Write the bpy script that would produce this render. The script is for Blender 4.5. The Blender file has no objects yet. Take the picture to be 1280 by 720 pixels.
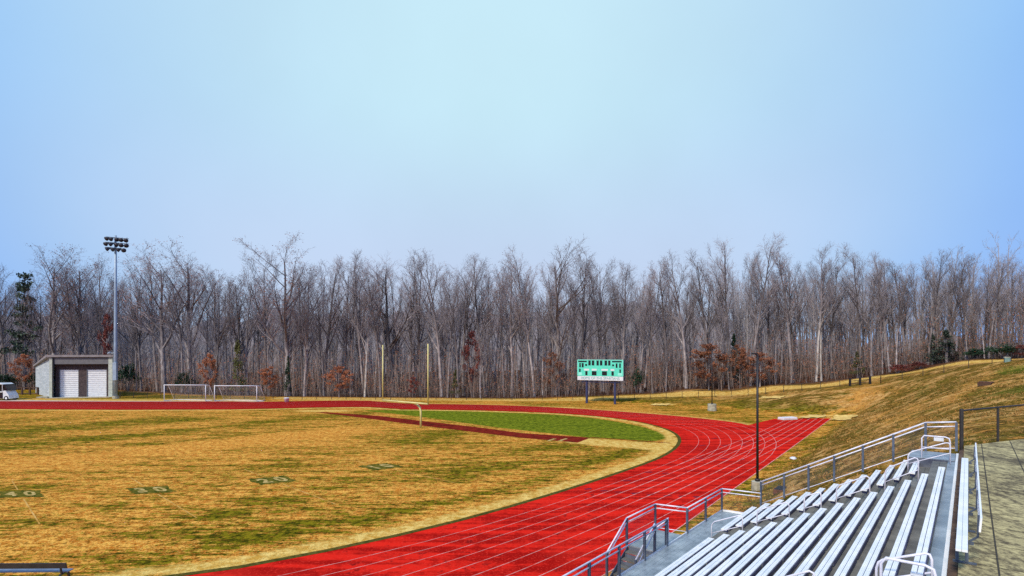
import bpy, math, random
import numpy as np
random.seed(11)
C = bpy.context.scene.collection
PI = math.pi
R = math.radians
# ------------------------------------------------------------------ camera
CAM_F, CAM_H = 700.0, 8.6
FW = np.array([0, 1.0, 0]); UP = np.array([0, 0, 1.0])      # level camera, lens shifted upwards: uprights stay upright
RT = np.array([1.0, 0, 0]); EYE = np.array([0, 0, CAM_H])
cam_data = bpy.data.cameras.new('camera'); cam = bpy.data.objects.new('camera', cam_data); C.objects.link(cam)
cam.location = (0, 0, CAM_H); cam.rotation_euler = (PI/2, 0, 0)
cam_data.sensor_width = 36; cam_data.lens = 36*CAM_F/1280; cam_data.shift_y = 80/1280; cam_data.clip_start = 0.1; cam_data.clip_end = 6000
bpy.context.scene.camera = cam
def ray(u, v): return FW+(u-640)/CAM_F*RT+(440-v)/CAM_F*UP
def at(u, v, z=0.0):
    d = ray(u, v); return EYE+(z-CAM_H)/d[2]*d
def at_depth(u, v, Y):
    d = ray(u, v); return EYE+Y/d[1]*d
# direction of the grandstand rows (s runs along them, t climbs across them)
A = 0.6844
SD = np.array([math.sin(A), math.cos(A), 0]); TD = np.array([math.cos(A), -math.sin(A), 0])
KS, OS, KT, OT = .985, -.5, .955, .2
def st(s, t, z=0.0): return (KS*s+OS)*SD+(KT*t+OT)*TD+np.array([0, 0, z])
def att(u, v, t):
    d = ray(u, v); P = EYE+t/(d@TD)*d; return P
def ats(u, v, s):
    d = ray(u, v); P = EYE+s/(d@SD)*d; return P
# ------------------------------------------------------------------ mesh builder
class MB:
    def __init__(s, off=(0, 0, 0)): s.v = []; s.f = []; s.mi = []; s.cur = 0; s.off = np.array(off, float)
    def face(s, *pts):
        n = len(s.v)
        for p in pts: s.v.append((p[0], p[1], p[2]))
        s.f.append(tuple(range(n, n+len(pts)))); s.mi.append(s.cur)
    def hexa(s, b, t):
        n = len(s.v); s.v += [tuple(map(float, p)) for p in b]+[tuple(map(float, p)) for p in t]; k = len(b)
        s.f.append(tuple(range(n+k-1, n-1, -1))); s.f.append(tuple(range(n+k, n+2*k)))
        for i in range(k): j = (i+1) % k; s.f.append((n+i, n+j, n+k+j, n+k+i))
        s.mi += [s.cur]*(k+2)
    def box(s, x0, x1, y0, y1, z0, z1):
        s.hexa([(x0, y0, z0), (x1, y0, z0), (x1, y1, z0), (x0, y1, z0)], [(x0, y0, z1), (x1, y0, z1), (x1, y1, z1), (x0, y1, z1)])
    def bar(s, p, q, w, h, up=(0, 0, 1)):
        p = np.array(p, float); q = np.array(q, float); d = q-p; d /= np.linalg.norm(d)
        u = np.array(up, float)
        if abs(d@u) > .98: u = np.array([1., 0, 0])
        x = np.cross(d, u); x /= np.linalg.norm(x); y = np.cross(x, d)
        o = [(-w/2, -h/2), (w/2, -h/2), (w/2, h/2), (-w/2, h/2)]
        s.hexa([p+a*x+b*y for a, b in o], [q+a*x+b*y for a, b in o])
    def tube(s, pts, r, n=6, cap=True):
        pts = [np.array(p, float) for p in pts]; m = len(pts)
        rs = r if isinstance(r, (list, tuple)) else [r]*m
        base = len(s.v); px = None
        for i, p in enumerate(pts):
            d = pts[min(i+1, m-1)]-pts[max(i-1, 0)]; d = d/(np.linalg.norm(d)+1e-9)
            if px is None:
                a = np.array([0, 0, 1.]) if abs(d[2]) < .9 else np.array([1., 0, 0]); x = np.cross(d, a)
            else: x = px-(px@d)*d
            x = x/(np.linalg.norm(x)+1e-9); px = x; y = np.cross(d, x)
            for k in range(n):
                a = 2*PI*k/n; q = p+rs[i]*(math.cos(a)*x+math.sin(a)*y); s.v.append((q[0], q[1], q[2]))
        for i in range(m-1):
            for k in range(n):
                k2 = (k+1) % n; s.f.append((base+i*n+k, base+i*n+k2, base+(i+1)*n+k2, base+(i+1)*n+k)); s.mi.append(s.cur)
        if cap:
            s.f.append(tuple(base+k for k in range(n-1, -1, -1))); s.mi.append(s.cur)
            s.f.append(tuple(base+(m-1)*n+k for k in range(n))); s.mi.append(s.cur)
    def lathe(s, c, prof, n=10):
        base = len(s.v); m = len(prof)
        for r, z in prof:
            for k in range(n):
                a = 2*PI*k/n; s.v.append((c[0]+r*math.cos(a), c[1]+r*math.sin(a), c[2]+z))
        for i in range(m-1):
            for k in range(n):
                k2 = (k+1) % n; s.f.append((base+i*n+k, base+i*n+k2, base+(i+1)*n+k2, base+(i+1)*n+k)); s.mi.append(s.cur)
        s.f.append(tuple(base+k for k in range(n-1, -1, -1))); s.f.append(tuple(base+(m-1)*n+k for k in range(n))); s.mi += [s.cur]*2
    def mesh(s, name, mats, smooth=False):
        me = bpy.data.meshes.new(name)
        me.from_pydata([(x-s.off[0], y-s.off[1], z-s.off[2]) for x, y, z in s.v], [], s.f)
        for m in (mats if isinstance(mats, (list, tuple)) else [mats]): me.materials.append(m)
        if any(s.mi): me.polygons.foreach_set('material_index', s.mi)
        if smooth: me.polygons.foreach_set('use_smooth', [True]*len(me.polygons))
        me.update(); return me
    def build(s, name, mats, parent=None, smooth=False, bevel=0):
        o = bpy.data.objects.new(name, s.mesh(name, mats, smooth)); C.objects.link(o)
        if parent is not None: o.parent = parent
        if bevel:
            b = o.modifiers.new('bevel', 'BEVEL'); b.width = bevel; b.segments = 2; b.limit_method = 'ANGLE'
        return o
def tag(o, label=None, cat=None, group=None, kind=None):
    if label: o['label'] = label
    if cat: o['category'] = cat
    if group: o['group'] = group
    if kind: o['kind'] = kind
    return o
def empty(name, loc, rz=0, label=None, cat=None, group=None):
    o = bpy.data.objects.new(name, None); C.objects.link(o); o.location = tuple(map(float, loc)); o.rotation_euler = (0, 0, rz)
    o.empty_display_size = .3
    return tag(o, label, cat, group)
def copy_tree(o, parent=None):
    c = o.copy(); C.objects.link(c)
    if parent is not None: c.parent = parent
    for ch in list(o.children): copy_tree(ch, c)
    return c
# ------------------------------------------------------------------ materials
class NT:
    def __init__(s, m):
        m.use_nodes = True; s.t = m.node_tree; s.t.nodes.clear(); s.n = s.t.nodes; s.l = s.t.links
    def new(s, typ, **kw):
        n = s.n.new(typ)
        for k, v in kw.items():
            if hasattr(n, k): setattr(n, k, v)
        return n
    def put(s, n, i, v):
        if isinstance(v, bpy.types.NodeSocket): s.l.new(v, n.inputs[i])
        else: n.inputs[i].default_value = v
    def noise(s, vec, scale, detail=4, rough=.6, out=0):
        n = s.new('ShaderNodeTexNoise'); s.put(n, 'Vector', vec); n.inputs['Scale'].default_value = scale
        n.inputs['Detail'].default_value = detail; n.inputs['Roughness'].default_value = rough; return n.outputs[out]
    def math(s, op, a, b=0.0, c=0.0, clamp=False):
        n = s.new('ShaderNodeMath', operation=op, use_clamp=clamp); s.put(n, 0, a); s.put(n, 1, b)
        if op in ('MULTIPLY_ADD',): s.put(n, 2, c)
        return n.outputs[0]
    def mix(s, f, a, b, typ='MIX'):
        n = s.new('ShaderNodeMix', data_type='RGBA', blend_type=typ)
        s.put(n, 0, f); s.put(n, 6, a if isinstance(a, bpy.types.NodeSocket) else (*a, 1)); s.put(n, 7, b if isinstance(b, bpy.types.NodeSocket) else (*b, 1)); return n.outputs[2]
    def ramp(s, f, stops):
        n = s.new('ShaderNodeValToRGB'); e = n.color_ramp.elements
        while len(e) < len(stops): e.new(.5)
        for el, (p, c) in zip(e, stops): el.position = p; el.color = (*c, 1) if not isinstance(c, float) else (c, c, c, 1)
        s.put(n, 0, f); return n.outputs[0]
    def smooth(s, x, lo, hi):
        n = s.new('ShaderNodeMapRange', interpolation_type='SMOOTHSTEP'); s.put(n, 0, x); n.inputs[1].default_value = lo; n.inputs[2].default_value = hi; return n.outputs[0]
    def obj(s): return s.new('ShaderNodeTexCoord').outputs['Object']
    def attr(s, name): return s.new('ShaderNodeAttribute', attribute_name=name).outputs['Fac']
    def mapping(s, vec, rot=0, scale=(1, 1, 1)):
        n = s.new('ShaderNodeMapping'); s.put(n, 'Vector', vec); n.inputs['Rotation'].default_value = (0, 0, rot); n.inputs['Scale'].default_value = scale; return n.outputs[0]
    def rand(s): return s.new('ShaderNodeObjectInfo').outputs['Random']
    def bsdf(s, col, rough=.7, metal=0.0, bump=None, bstr=.3, bdist=.05, spec=None, alpha=None):
        b = s.new('ShaderNodeBsdfPrincipled'); s.put(b, 'Base Color', col if isinstance(col, bpy.types.NodeSocket) else (*col, 1))
        s.put(b, 'Roughness', rough); s.put(b, 'Metallic', metal)
        if spec is not None: b.inputs['Specular IOR Level'].default_value = spec
        if bump is not None:
            n = s.new('ShaderNodeBump'); n.inputs['Strength'].default_value = bstr; n.inputs['Distance'].default_value = bdist
            s.l.new(bump, n.inputs['Height']); s.l.new(n.outputs[0], b.inputs['Normal'])
        o = s.new('ShaderNodeOutputMaterial'); s.l.new(b.outputs[0], o.inputs[0]); return b
def mat(name, c1, c2=None, scale=4, rough=.6, metal=0.0, bstr=0, bdist=.02, var=0, lo=.35, hi=.65, spec=None):
    m = bpy.data.materials.new(name); t = NT(m); v = t.obj()
    c2 = c2 or tuple(.75*x for x in c1)
    nz = t.noise(v, scale, 5, .65); col = t.mix(t.smooth(nz, lo, hi), c2, c1)
    if var:
        f = t.math('MULTIPLY_ADD', t.rand(), var, 1-var/2)
        h = t.new('ShaderNodeHueSaturation'); t.put(h, 'Value', f); t.put(h, 'Color', col); col = h.outputs[0]
    t.bsdf(col, rough, metal, nz if bstr else None, bstr, bdist, spec); return m
M = {}
M['seat'] = mat('brushed_aluminium_seat', (.93, .94, .92), (.78, .83, .84), 1.6, .55, 0)
M['shaded_seat_edge'] = mat('shaded_aluminium_edge', (.15, .155, .30), (.05, .05, .12), 1.6, .5, .2)  # shade on the seats' rear faces and undersides, painted as dark blue
M['foot'] = mat('grey_footboard', (.22, .21, .175), (.11, .105, .09), 1.4, .7, .05, lo=.3, hi=.7)
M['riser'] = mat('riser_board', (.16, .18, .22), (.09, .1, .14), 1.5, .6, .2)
M['deck'] = mat('aluminium_deck', (.46, .52, .54), (.22, .27, .3), 1.1, .34, .25, lo=.3, hi=.72)
M['pipe'] = mat('galvanised_pipe', (.88, .86, .92), (.66, .66, .76), 3, .45, .1)
M['post'] = mat('grey_blue_post', (.12, .15, .2), (.07, .09, .13), 3, .55, .3)
M['wire'] = mat('chain_link_wire', (.16, .17, .2), (.1, .1, .13), 3, .5, .5)
M['black'] = mat('black_paint', (.012, .012, .014), (.02, .02, .022), 5, .5)
M['blackfence'] = mat('black_fence_coating', (.02, .018, .018), (.035, .03, .03), 5, .6)
M['concrete'] = mat('pale_concrete', (.5, .47, .36), (.3, .28, .2), 3, .85, 0, .2)
M['yellow'] = mat('yellow_goal_paint', (.74, .66, .26), (.60, .52, .2), 1.2, .45)
M['white'] = mat('white_paint', (.8, .82, .84), (.68, .7, .73), 2, .5)
M['line'] = mat('faded_white_line', (.86, .44, .38), (.66, .11, .08), 2.2, .9, lo=.25, hi=.65, spec=.03)
M['mark'] = mat('dark_track_mark', (.13, .025, .05), (.3, .012, .015), 2, .9, spec=.03)
M['mast'] = mat('pale_steel_mast', (.36, .47, .58), (.28, .36, .46), .6, .5, .2)
M['lamp'] = mat('dark_lamp_housing', (.03, .03, .05), (.06, .06, .08), 4, .45, .2)
M['glass_dark'] = mat('dark_glass', (.01, .012, .02), (.02, .022, .03), 3, .1)
M['rubber'] = mat('black_rubber', (.02, .02, .02), (.03, .03, .03), 6, .9)
M['wood'] = mat('weathered_wood', (.10, .055, .035), (.06, .03, .02), 6, .85)
M['rust'] = mat('rusty_metal', (.19, .07, .03), (.1, .04, .02), 6, .85)
M['utility'] = mat('green_grey_steel', (.2, .32, .28), (.15, .24, .22), 4, .6)
M['navy'] = mat('dark_plank', (.015, .018, .026), (.03, .033, .042), 3, .55)
M['blueseat'] = mat('blue_grey_plank', (.2, .25, .34), (.13, .17, .25), 3, .5)
M['net'] = mat('white_net', (.5, .5, .5), (.4, .4, .4), 5, .8)
# ------------------------------------------------------------------ track lines (world metres: inner kerb first, then the eight lane lines)
LANES = [[(-35.95,11.73),(-24.91,16.41),(-13.86,21.1),(-10.89,22.36),(-8.08,24.17),(-5.36,26.23),(-2.74,28.51),(-0.18,31.05),(2.35,33.78),(4.89,36.65),(7.44,39.67),(10.03,42.84),(11.64,45.0),(13.07,47.23),(14.31,49.5),(15.34,51.76),(16.15,53.97),(16.74,56.13),(17.1,58.23),(17.25,60.28),(17.18,62.31),(16.92,64.32),(16.46,66.3),(15.81,68.23),(14.96,70.08),(13.91,71.83),(12.69,73.45),(11.29,74.94),(9.73,76.28),(8.02,77.47),(6.19,78.52),(4.24,79.43),(2.2,80.23),(0.07,80.95),(-2.13,81.6),(-4.39,82.18),(-6.71,82.69),(-9.08,83.11),(-11.47,83.44),(-13.9,83.68),(-16.37,84.02),(-19.14,85.63),(-22.04,87.33),(-24.61,87.42),(-27.08,87.14),(-29.49,86.74),(-31.84,86.23),(-34.11,85.63),(-36.29,84.92),(-41.92,83.84),(-58.28,83.26),(-77.19,84.43),(-112.56,88.53),(-140.25,92.62)],[(-33.97,9.27),(-23.17,14.48),(-12.36,19.7),(-9.46,21.1),(-6.69,23.07),(-4.01,25.3),(-1.39,27.72),(1.18,30.37),(3.74,33.2),(6.31,36.16),(8.89,39.25),(11.52,42.46),(13.24,44.73),(14.78,47.1),(16.12,49.5),(17.24,51.91),(18.13,54.3),(18.77,56.64),(19.17,58.92),(19.32,61.12),(19.22,63.21),(18.88,65.21),(18.33,67.13),(17.58,69.02),(16.64,70.85),(15.5,72.58),(14.19,74.22),(12.7,75.74),(11.05,77.15),(9.25,78.44),(7.32,79.6),(5.27,80.64),(3.11,81.58),(0.86,82.43),(-1.47,83.18),(-3.87,83.84),(-6.33,84.41),(-8.83,84.86),(-11.37,85.22),(-13.94,85.48),(-16.56,85.87),(-19.51,87.61),(-22.63,89.56),(-25.39,89.72),(-28.02,89.45),(-30.6,89.03),(-33.1,88.5),(-35.52,87.87),(-37.86,87.14),(-43.16,86.32),(-60.05,85.78),(-79.45,86.9),(-115.9,91.16),(-144.37,95.34)],[(-32.84,7.88),(-22.19,13.41),(-11.54,18.94),(-8.67,20.43),(-5.93,22.48),(-3.25,24.78),(-0.64,27.28),(1.94,30.0),(4.52,32.89),(7.1,35.9),(9.71,39.02),(12.35,42.25),(14.14,44.6),(15.74,47.04),(17.14,49.52),(18.31,52.02),(19.24,54.5),(19.92,56.95),(20.33,59.33),(20.48,61.6),(20.36,63.73),(19.97,65.71),(19.36,67.61),(18.56,69.47),(17.56,71.28),(16.38,73.01),(15.01,74.64),(13.47,76.18),(11.77,77.62),(9.93,78.97),(7.94,80.2),(5.83,81.32),(3.61,82.33),(1.3,83.25),(-1.1,84.06),(-3.58,84.77),(-6.11,85.36),(-8.7,85.84),(-11.32,86.21),(-13.97,86.49),(-16.67,86.89),(-19.72,88.71),(-22.96,90.8),(-25.83,91.02),(-28.55,90.75),(-31.22,90.32),(-33.81,89.78),(-36.32,89.14),(-38.74,88.38),(-43.88,87.75),(-61.07,87.24),(-80.74,88.31),(-117.82,92.67),(-146.74,96.9)],[(-31.76,6.65),(-21.24,12.42),(-10.72,18.2),(-7.88,19.76),(-5.16,21.89),(-2.49,24.28),(0.12,26.85),(2.71,29.62),(5.3,32.57),(7.91,35.64),(10.53,38.8),(13.19,42.05),(15.05,44.48),(16.71,46.99),(18.16,49.55),(19.39,52.14),(20.36,54.72),(21.07,57.27),(21.51,59.75),(21.66,62.11),(21.51,64.27),(21.07,66.24),(20.4,68.1),(19.54,69.93),(18.49,71.72),(17.25,73.44),(15.83,75.07),(14.24,76.62),(12.5,78.1),(10.6,79.5),(8.56,80.8),(6.4,81.99),(4.12,83.08),(1.74,84.07),(-0.74,84.95),(-3.29,85.7),(-5.9,86.32),(-8.56,86.83),(-11.26,87.21),(-13.99,87.5),(-16.78,87.93),(-19.93,89.83),(-23.3,92.07),(-26.27,92.35),(-29.09,92.07),(-31.85,91.64),(-34.53,91.09),(-37.13,90.42),(-39.63,89.66),(-44.61,89.23),(-62.12,88.74),(-82.08,89.78),(-119.81,94.23),(-149.19,98.52)],[(-30.66,5.39),(-20.28,11.43),(-9.91,17.46),(-7.09,19.1),(-4.38,21.3),(-1.73,23.77),(0.89,26.42),(3.49,29.26),(6.1,32.26),(8.73,35.38),(11.37,38.58),(14.05,41.86),(15.97,44.36),(17.69,46.95),(19.21,49.6),(20.48,52.28),(21.5,54.96),(22.25,57.61),(22.71,60.19),(22.86,62.63),(22.69,64.83),(22.19,66.78),(21.45,68.6),(20.53,70.4),(19.42,72.17),(18.13,73.87),(16.66,75.5),(15.01,77.07),(13.22,78.58),(11.27,80.03),(9.18,81.4),(6.96,82.66),(4.62,83.84),(2.17,84.9),(-0.37,85.84),(-3.0,86.64),(-5.69,87.3),(-8.43,87.82),(-11.21,88.22),(-14.02,88.52),(-16.9,88.98),(-20.15,90.96),(-23.64,93.36),(-26.72,93.69),(-29.64,93.42),(-32.49,92.98),(-35.26,92.41),(-37.95,91.74),(-40.54,90.95),(-45.38,90.75),(-63.21,90.29),(-83.46,91.29),(-121.86,95.85),(-151.73,100.2)],[(-29.61,4.28),(-19.36,10.51),(-9.1,16.74),(-6.3,18.44),(-3.61,20.73),(-0.96,23.27),(1.67,26.0),(4.28,28.89),(6.91,31.96),(9.55,35.13),(12.22,38.37),(14.92,41.68),(16.9,44.26),(18.69,46.93),(20.26,49.66),(21.59,52.43),(22.66,55.21),(23.44,57.97),(23.93,60.65),(24.08,63.17),(23.87,65.41),(23.32,67.33),(22.51,69.11),(21.52,70.87),(20.36,72.62),(19.0,74.31),(17.48,75.93),(15.78,77.51),(13.94,79.06),(11.94,80.57),(9.8,82.0),(7.53,83.34),(5.13,84.59),(2.61,85.74),(-0.0,86.74),(-2.7,87.59),(-5.47,88.28),(-8.3,88.82),(-11.16,89.24),(-14.05,89.55),(-17.01,90.04),(-20.37,92.11),(-23.99,94.66),(-27.18,95.06),(-30.2,94.79),(-33.14,94.34),(-36.01,93.76),(-38.79,93.07),(-41.47,92.27),(-46.16,92.33),(-64.33,91.9),(-84.89,92.85),(-123.99,97.52),(-154.35,101.93)],[(-28.5,3.11),(-18.39,9.57),(-8.28,16.03),(-5.51,17.8),(-2.83,20.16),(-0.18,22.78),(2.45,25.58),(5.08,28.53),(7.73,31.66),(10.4,34.89),(13.08,38.17),(15.8,41.5),(17.85,44.17),(19.71,46.92),(21.33,49.74),(22.72,52.6),(23.83,55.48),(24.65,58.35),(25.17,61.14),(25.32,63.74),(25.08,66.0),(24.46,67.91),(23.58,69.64),(22.52,71.36),(21.29,73.08),(19.88,74.75),(18.3,76.37),(16.55,77.96),(14.66,79.54),(12.61,81.1),(10.42,82.6),(8.09,84.02),(5.63,85.36),(3.05,86.58),(0.37,87.65),(-2.41,88.54),(-5.26,89.27),(-8.16,89.84),(-11.1,90.27),(-14.08,90.6),(-17.13,91.11),(-20.59,93.26),(-24.35,95.99),(-27.65,96.46),(-30.77,96.19),(-33.81,95.73),(-36.77,95.14),(-39.64,94.44),(-42.41,93.62),(-46.98,93.96),(-65.5,93.57),(-86.37,94.47),(-126.19,99.25),(-157.06,103.72)],[(-27.38,1.93),(-17.43,8.63),(-7.47,15.33),(-4.72,17.18),(-2.04,19.6),(0.6,22.3),(3.24,25.16),(5.89,28.18),(8.56,31.37),(11.25,34.65),(13.96,37.98),(16.7,41.34),(18.82,44.09),(20.74,46.93),(22.42,49.84),(23.86,52.79),(25.02,55.78),(25.89,58.75),(26.43,61.64),(26.59,64.32),(26.31,66.62),(25.62,68.5),(24.66,70.18),(23.53,71.86),(22.23,73.55),(20.76,75.2),(19.11,76.81),(17.32,78.41),(15.37,80.02),(13.28,81.64),(11.04,83.21),(8.66,84.71),(6.14,86.12),(3.5,87.42),(0.74,88.56),(-2.12,89.51),(-5.04,90.27),(-8.03,90.86),(-11.05,91.31),(-14.11,91.65),(-17.25,92.2),(-20.81,94.44),(-24.71,97.34),(-28.13,97.87),(-31.35,97.61),(-34.48,97.14),(-37.54,96.54),(-40.5,95.83),(-43.37,95.0),(-47.83,95.66),(-66.71,95.3),(-87.91,96.15),(-128.47,101.05),(-159.87,105.58)],[(-26.36,0.93),(-16.51,7.79),(-6.67,14.65),(-3.93,16.56),(-1.26,19.05),(1.39,21.82),(4.04,24.76),(6.71,27.84),(9.4,31.08),(12.12,34.43),(14.85,37.8),(17.61,41.19),(19.8,44.03),(21.78,46.96),(23.53,49.95),(25.02,53.0),(26.23,56.09),(27.14,59.17),(27.71,62.17),(27.87,64.94),(27.55,67.26),(26.79,69.11),(25.75,70.73),(24.54,72.37),(23.17,74.02),(21.63,75.65),(19.93,77.25),(18.08,78.86),(16.09,80.51),(13.95,82.17),(11.66,83.81),(9.22,85.39),(6.65,86.89),(3.94,88.28),(1.11,89.48),(-1.82,90.48),(-4.83,91.28),(-7.89,91.9),(-11.0,92.36),(-14.14,92.71),(-17.37,93.29),(-21.04,95.63),(-25.07,98.72),(-28.61,99.32),(-31.93,99.06),(-35.17,98.59),(-38.32,97.98),(-41.38,97.25),(-44.34,96.4),(-48.71,97.41),(-67.97,97.1),(-89.5,97.89),(-130.84,102.91),(-162.79,107.5)]]
LN = [np.array(r) for r in LANES]
CURB = LN[0]
# ------------------------------------------------------------------ terrain heights: thin-plate spline through surveyed spots
ctrl = []
def cp(u, v, Y): P = at_depth(u, v, Y); ctrl.append((P[0], P[1], P[2]))
for u, v, Y in ((793, 497.5, 98.6), (927, 495, 95), (993, 489, 92), (1059, 482.7, 88), (1101, 480, 84), (1140, 471.7, 82), (1179, 466.7, 80), (1233, 455, 76), (1280, 449, 74),
                (793, 493, 104), (873, 488, 102), (960, 483, 100), (1060, 475, 96), (1127, 465, 93), (1193, 453, 88), (1243, 450, 84), (1280, 448, 82), (1400, 446, 78), (1500, 446, 70),
                (1038, 504, 79), (1000, 499, 83), (940, 508, 84)): cp(u, v, Y)
for s, t, z in ((28, -9.6, .35), (28, -5, 2.35), (28, -1.5, 4.3), (28, 2, 4.75), (28, 7, 4.75), (36, -10.6, .3), (36, -5, 2.8), (36, 0, 4.85), (36, 6, 5.1), (48, -11.6, .35), (48, -6, 2.6), (48, 0, 5.1), (48, 8, 5.8),
                (62, -12.2, .4), (62, -6, 2.8), (62, 1, 5.5), (62, 12, 6.4), (78, -13, .35), (78, -6, 3.0), (78, 3, 6.2), (90, -14, 1.0), (88, -5, 4.2),
                (20, -9.6, .1), (20, -5, 1.9), (20, -1.5, 3.7), (8, -9.6, 0), (8, -5, 1.9), (8, -1.5, 3.7), (-6, -9, 0), (-6, -1, 3.6), (20, 2, 4.7), (8, 2, 4.7), (-6, 3, 4.7), (8, 9, 4.75), (-10, 12, 4.8), (20, 14, 5.0), (45, 22, 6.2), (70, 30, 7.2), (30, 45, 6.5), (-30, 20, 5.0)): P = st(s, t); ctrl.append((P[0], P[1], z))
for s, t in ((85, -15.5), (75, -15.8), (62, -15), (50, -14), (38, -13.6), (25, -12.5), (12, -12.5), (0, -12)): P = st(s, t); ctrl.append((P[0], P[1], -.35))
for x, y in ((0, 60), (-20, 50), (-40, 40), (-60, 60), (-40, 80), (-90, 70), (10, 85), (-20, 95), (-60, 98), (-100, 95), (-20, 20), (-50, 10), (-90, 20), (-140, 60), (-30, -10), (-80, -30), (25, 62), (32, 75), (-5, 98)): ctrl.append((x, y, -.4))
for x, y, z in ((0, 103, .0), (-40, 106, .1), (-70, 112, .5), (-100, 128, .8), (-140, 130, .9), (-30, 125, 1.0), (20, 125, 1.6), (60, 122, 5.0), (100, 112, 8.5), (-80, 140, 1.4), (-140, 160, 1.6), (0, 160, 2.0), (60, 160, 6), (130, 130, 9), (-60, 180, 2.0), (-200, 120, 1.5), (-200, 40, 0), (-200, -40, 0), (180, 60, 9), (150, 0, 8), (60, -40, 6), (0, 230, 3), (150, 230, 8), (-200, 230, 3)): ctrl.append((x, y, z))
ctrl = np.array(ctrl)
def _phi(r2): return np.where(r2 > 1e-9, .5*r2*np.log(np.maximum(r2, 1e-9)), 0)
_n = len(ctrl); _P = np.hstack([np.ones((_n, 1)), ctrl[:, :2]])
_K = _phi(((ctrl[:, None, :2]-ctrl[None, :, :2])**2).sum(2))+np.eye(_n)*3.0
_W = np.linalg.solve(np.block([[_K, _P], [_P.T, np.zeros((3, 3))]]), np.concatenate([ctrl[:, 2], np.zeros(3)]))
_ch = [at(u, v) for u, v in ((745, 725), (830, 673), (914, 613.5), (959, 581.5), (985.5, 562.5), (1012, 543), (1039, 523))]
CH_S = [p@SD for p in _ch]; CH_T = [p@TD for p in _ch]
def in_poly(x, y, poly):
    c = np.zeros(x.shape, bool); n = len(poly)
    for i in range(n):
        x0, y0 = poly[i][:2]; x1, y1 = poly[(i+1) % n][:2]
        if y0 == y1: continue
        c ^= ((y0 > y) != (y1 > y)) & (x < (x1-x0)*(y-y0)/(y1-y0)+x0)
    return c
def dist_line(x, y, line):
    d = np.full(x.shape, 1e9)
    for i in range(len(line)-1):
        a = np.array(line[i][:2]); b = np.array(line[i+1][:2]); ab = b-a; L = max(ab@ab, 1e-9)
        t = np.clip(((x-a[0])*ab[0]+(y-a[1])*ab[1])/L, 0, 1); d = np.minimum(d, np.hypot(x-a[0]-t*ab[0], y-a[1]-t*ab[1]))
    return d
def terrain(x, y):
    x = np.atleast_1d(np.asarray(x, float)); y = np.atleast_1d(np.asarray(y, float))
    z = _W[_n]+_W[_n+1]*x+_W[_n+2]*y
    r2 = (x[:, None]-ctrl[None, :, 0])**2+(y[:, None]-ctrl[None, :, 1])**2
    z = z+_phi(r2)@_W[:_n]
    z = np.maximum(z, 0); z = np.minimum(z, 10.5)
    # the ground stays level up to the edge of the track and its chute
    s = x*SD[0]+y*SD[1]; t = x*TD[0]+y*TD[1]; te = np.interp(s, CH_S, CH_T)
    k = np.clip((t-te-.5)/3.0, 0, 1); k = np.where(s > CH_S[-1], np.maximum(k, np.clip((s-CH_S[-1]-.4)/4, 0, 1)), k); z = z*np.where(s > -5, k, 1)
    # gentle roll on the banks only
    roll = .12*np.sin(x*.55+y*.21)+.10*np.sin(y*.47-x*.3+1)
    z = z+roll*np.clip((z-.4)/1.5, 0, 1)*np.clip((y-22)/10, 0, 1)
    s = (x*SD[0]+y*SD[1]-OS)/KS; t = (x*TD[0]+y*TD[1]-OT)/KT
    under = (s < 29.6+1.9*(t+.36)) & (t > -.9) & (t < 6.2) & (s > -8)
    z = np.where(under, np.minimum(z, 4.72), z)
    return z
def gz(x, y): return float(terrain(x, y)[0])
def gnd(u, v):
    d = ray(u, v); lo = 15.; 
    Y = np.arange(12, 190, .25); P = EYE[None]+(Y/d[1])[:, None]*d[None]
    h = P[:, 2]-terrain(P[:, 0], P[:, 1]); k = np.argmax(h < 0) if (h < 0).any() else len(Y)-1
    q = P[k].copy(); q[2] = gz(q[0], q[1]); return q
def spline2(px):
    P = [at(u, v)[:2] for u, v in px]; o = []
    for i in range(len(P)-1):
        p0, p1, p2, p3 = P[max(i-1, 0)], P[i], P[i+1], P[min(i+2, len(P)-1)]
        for k in range(5):
            q = k/5; o.append(.5*((2*p1)+(-p0+p2)*q+(2*p0-5*p1+4*p2-p3)*q*q+(-p0+3*p1-3*p2+p3)*q**3))
    o.append(P[-1]); return o
# ------------------------------------------------------------------ ground sheet
def axis(spec):
    o = []
    for a, b, st_ in spec: o += list(np.arange(a, b, st_))
    o.append(spec[-1][1]); return np.array(o)
gx = axis([(-2500, -400, 300), (-400, -200, 40), (-200, -110, 4), (-110, 90, 1.0), (90, 200, 4), (200, 400, 40), (400, 2500, 300)])
gy = axis([(-800, -100, 100), (-100, -20, 8), (-20, 130, 1.0), (130, 240, 4), (240, 500, 40), (500, 3500, 300)])
GX, GY = np.meshgrid(gx, gy); fx, fy = GX.ravel(), GY.ravel()
near = (abs(fx) < 420) & (fy < 520) & (fy > -160)
fz = np.full(fx.shape, 4.0)
for i in range(0, len(fx), 20000): fz[i:i+20000] = terrain(np.clip(fx[i:i+20000], -260, 260), np.clip(fy[i:i+20000], -120, 260))
nx, ny = len(gx), len(gy)
idx = np.arange(nx*ny).reshape(ny, nx)
faces = np.stack([idx[:-1, :-1].ravel(), idx[:-1, 1:].ravel(), idx[1:, 1:].ravel(), idx[1:, :-1].ravel()], 1)
me = bpy.data.meshes.new('ground'); me.from_pydata(np.stack([fx, fy, fz], 1).tolist(), [], faces.tolist())
me.polygons.foreach_set('use_smooth', [True]*len(me.polygons))
infield_poly = [tuple(p) for p in CURB]
inside = in_poly(fx, fy, infield_poly)
dc = dist_line(fx, fy, CURB)
green = np.zeros(fx.shape); pale = np.zeros(fx.shape); litter = np.zeros(fx.shape); bank = np.zeros(fx.shape)
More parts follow.
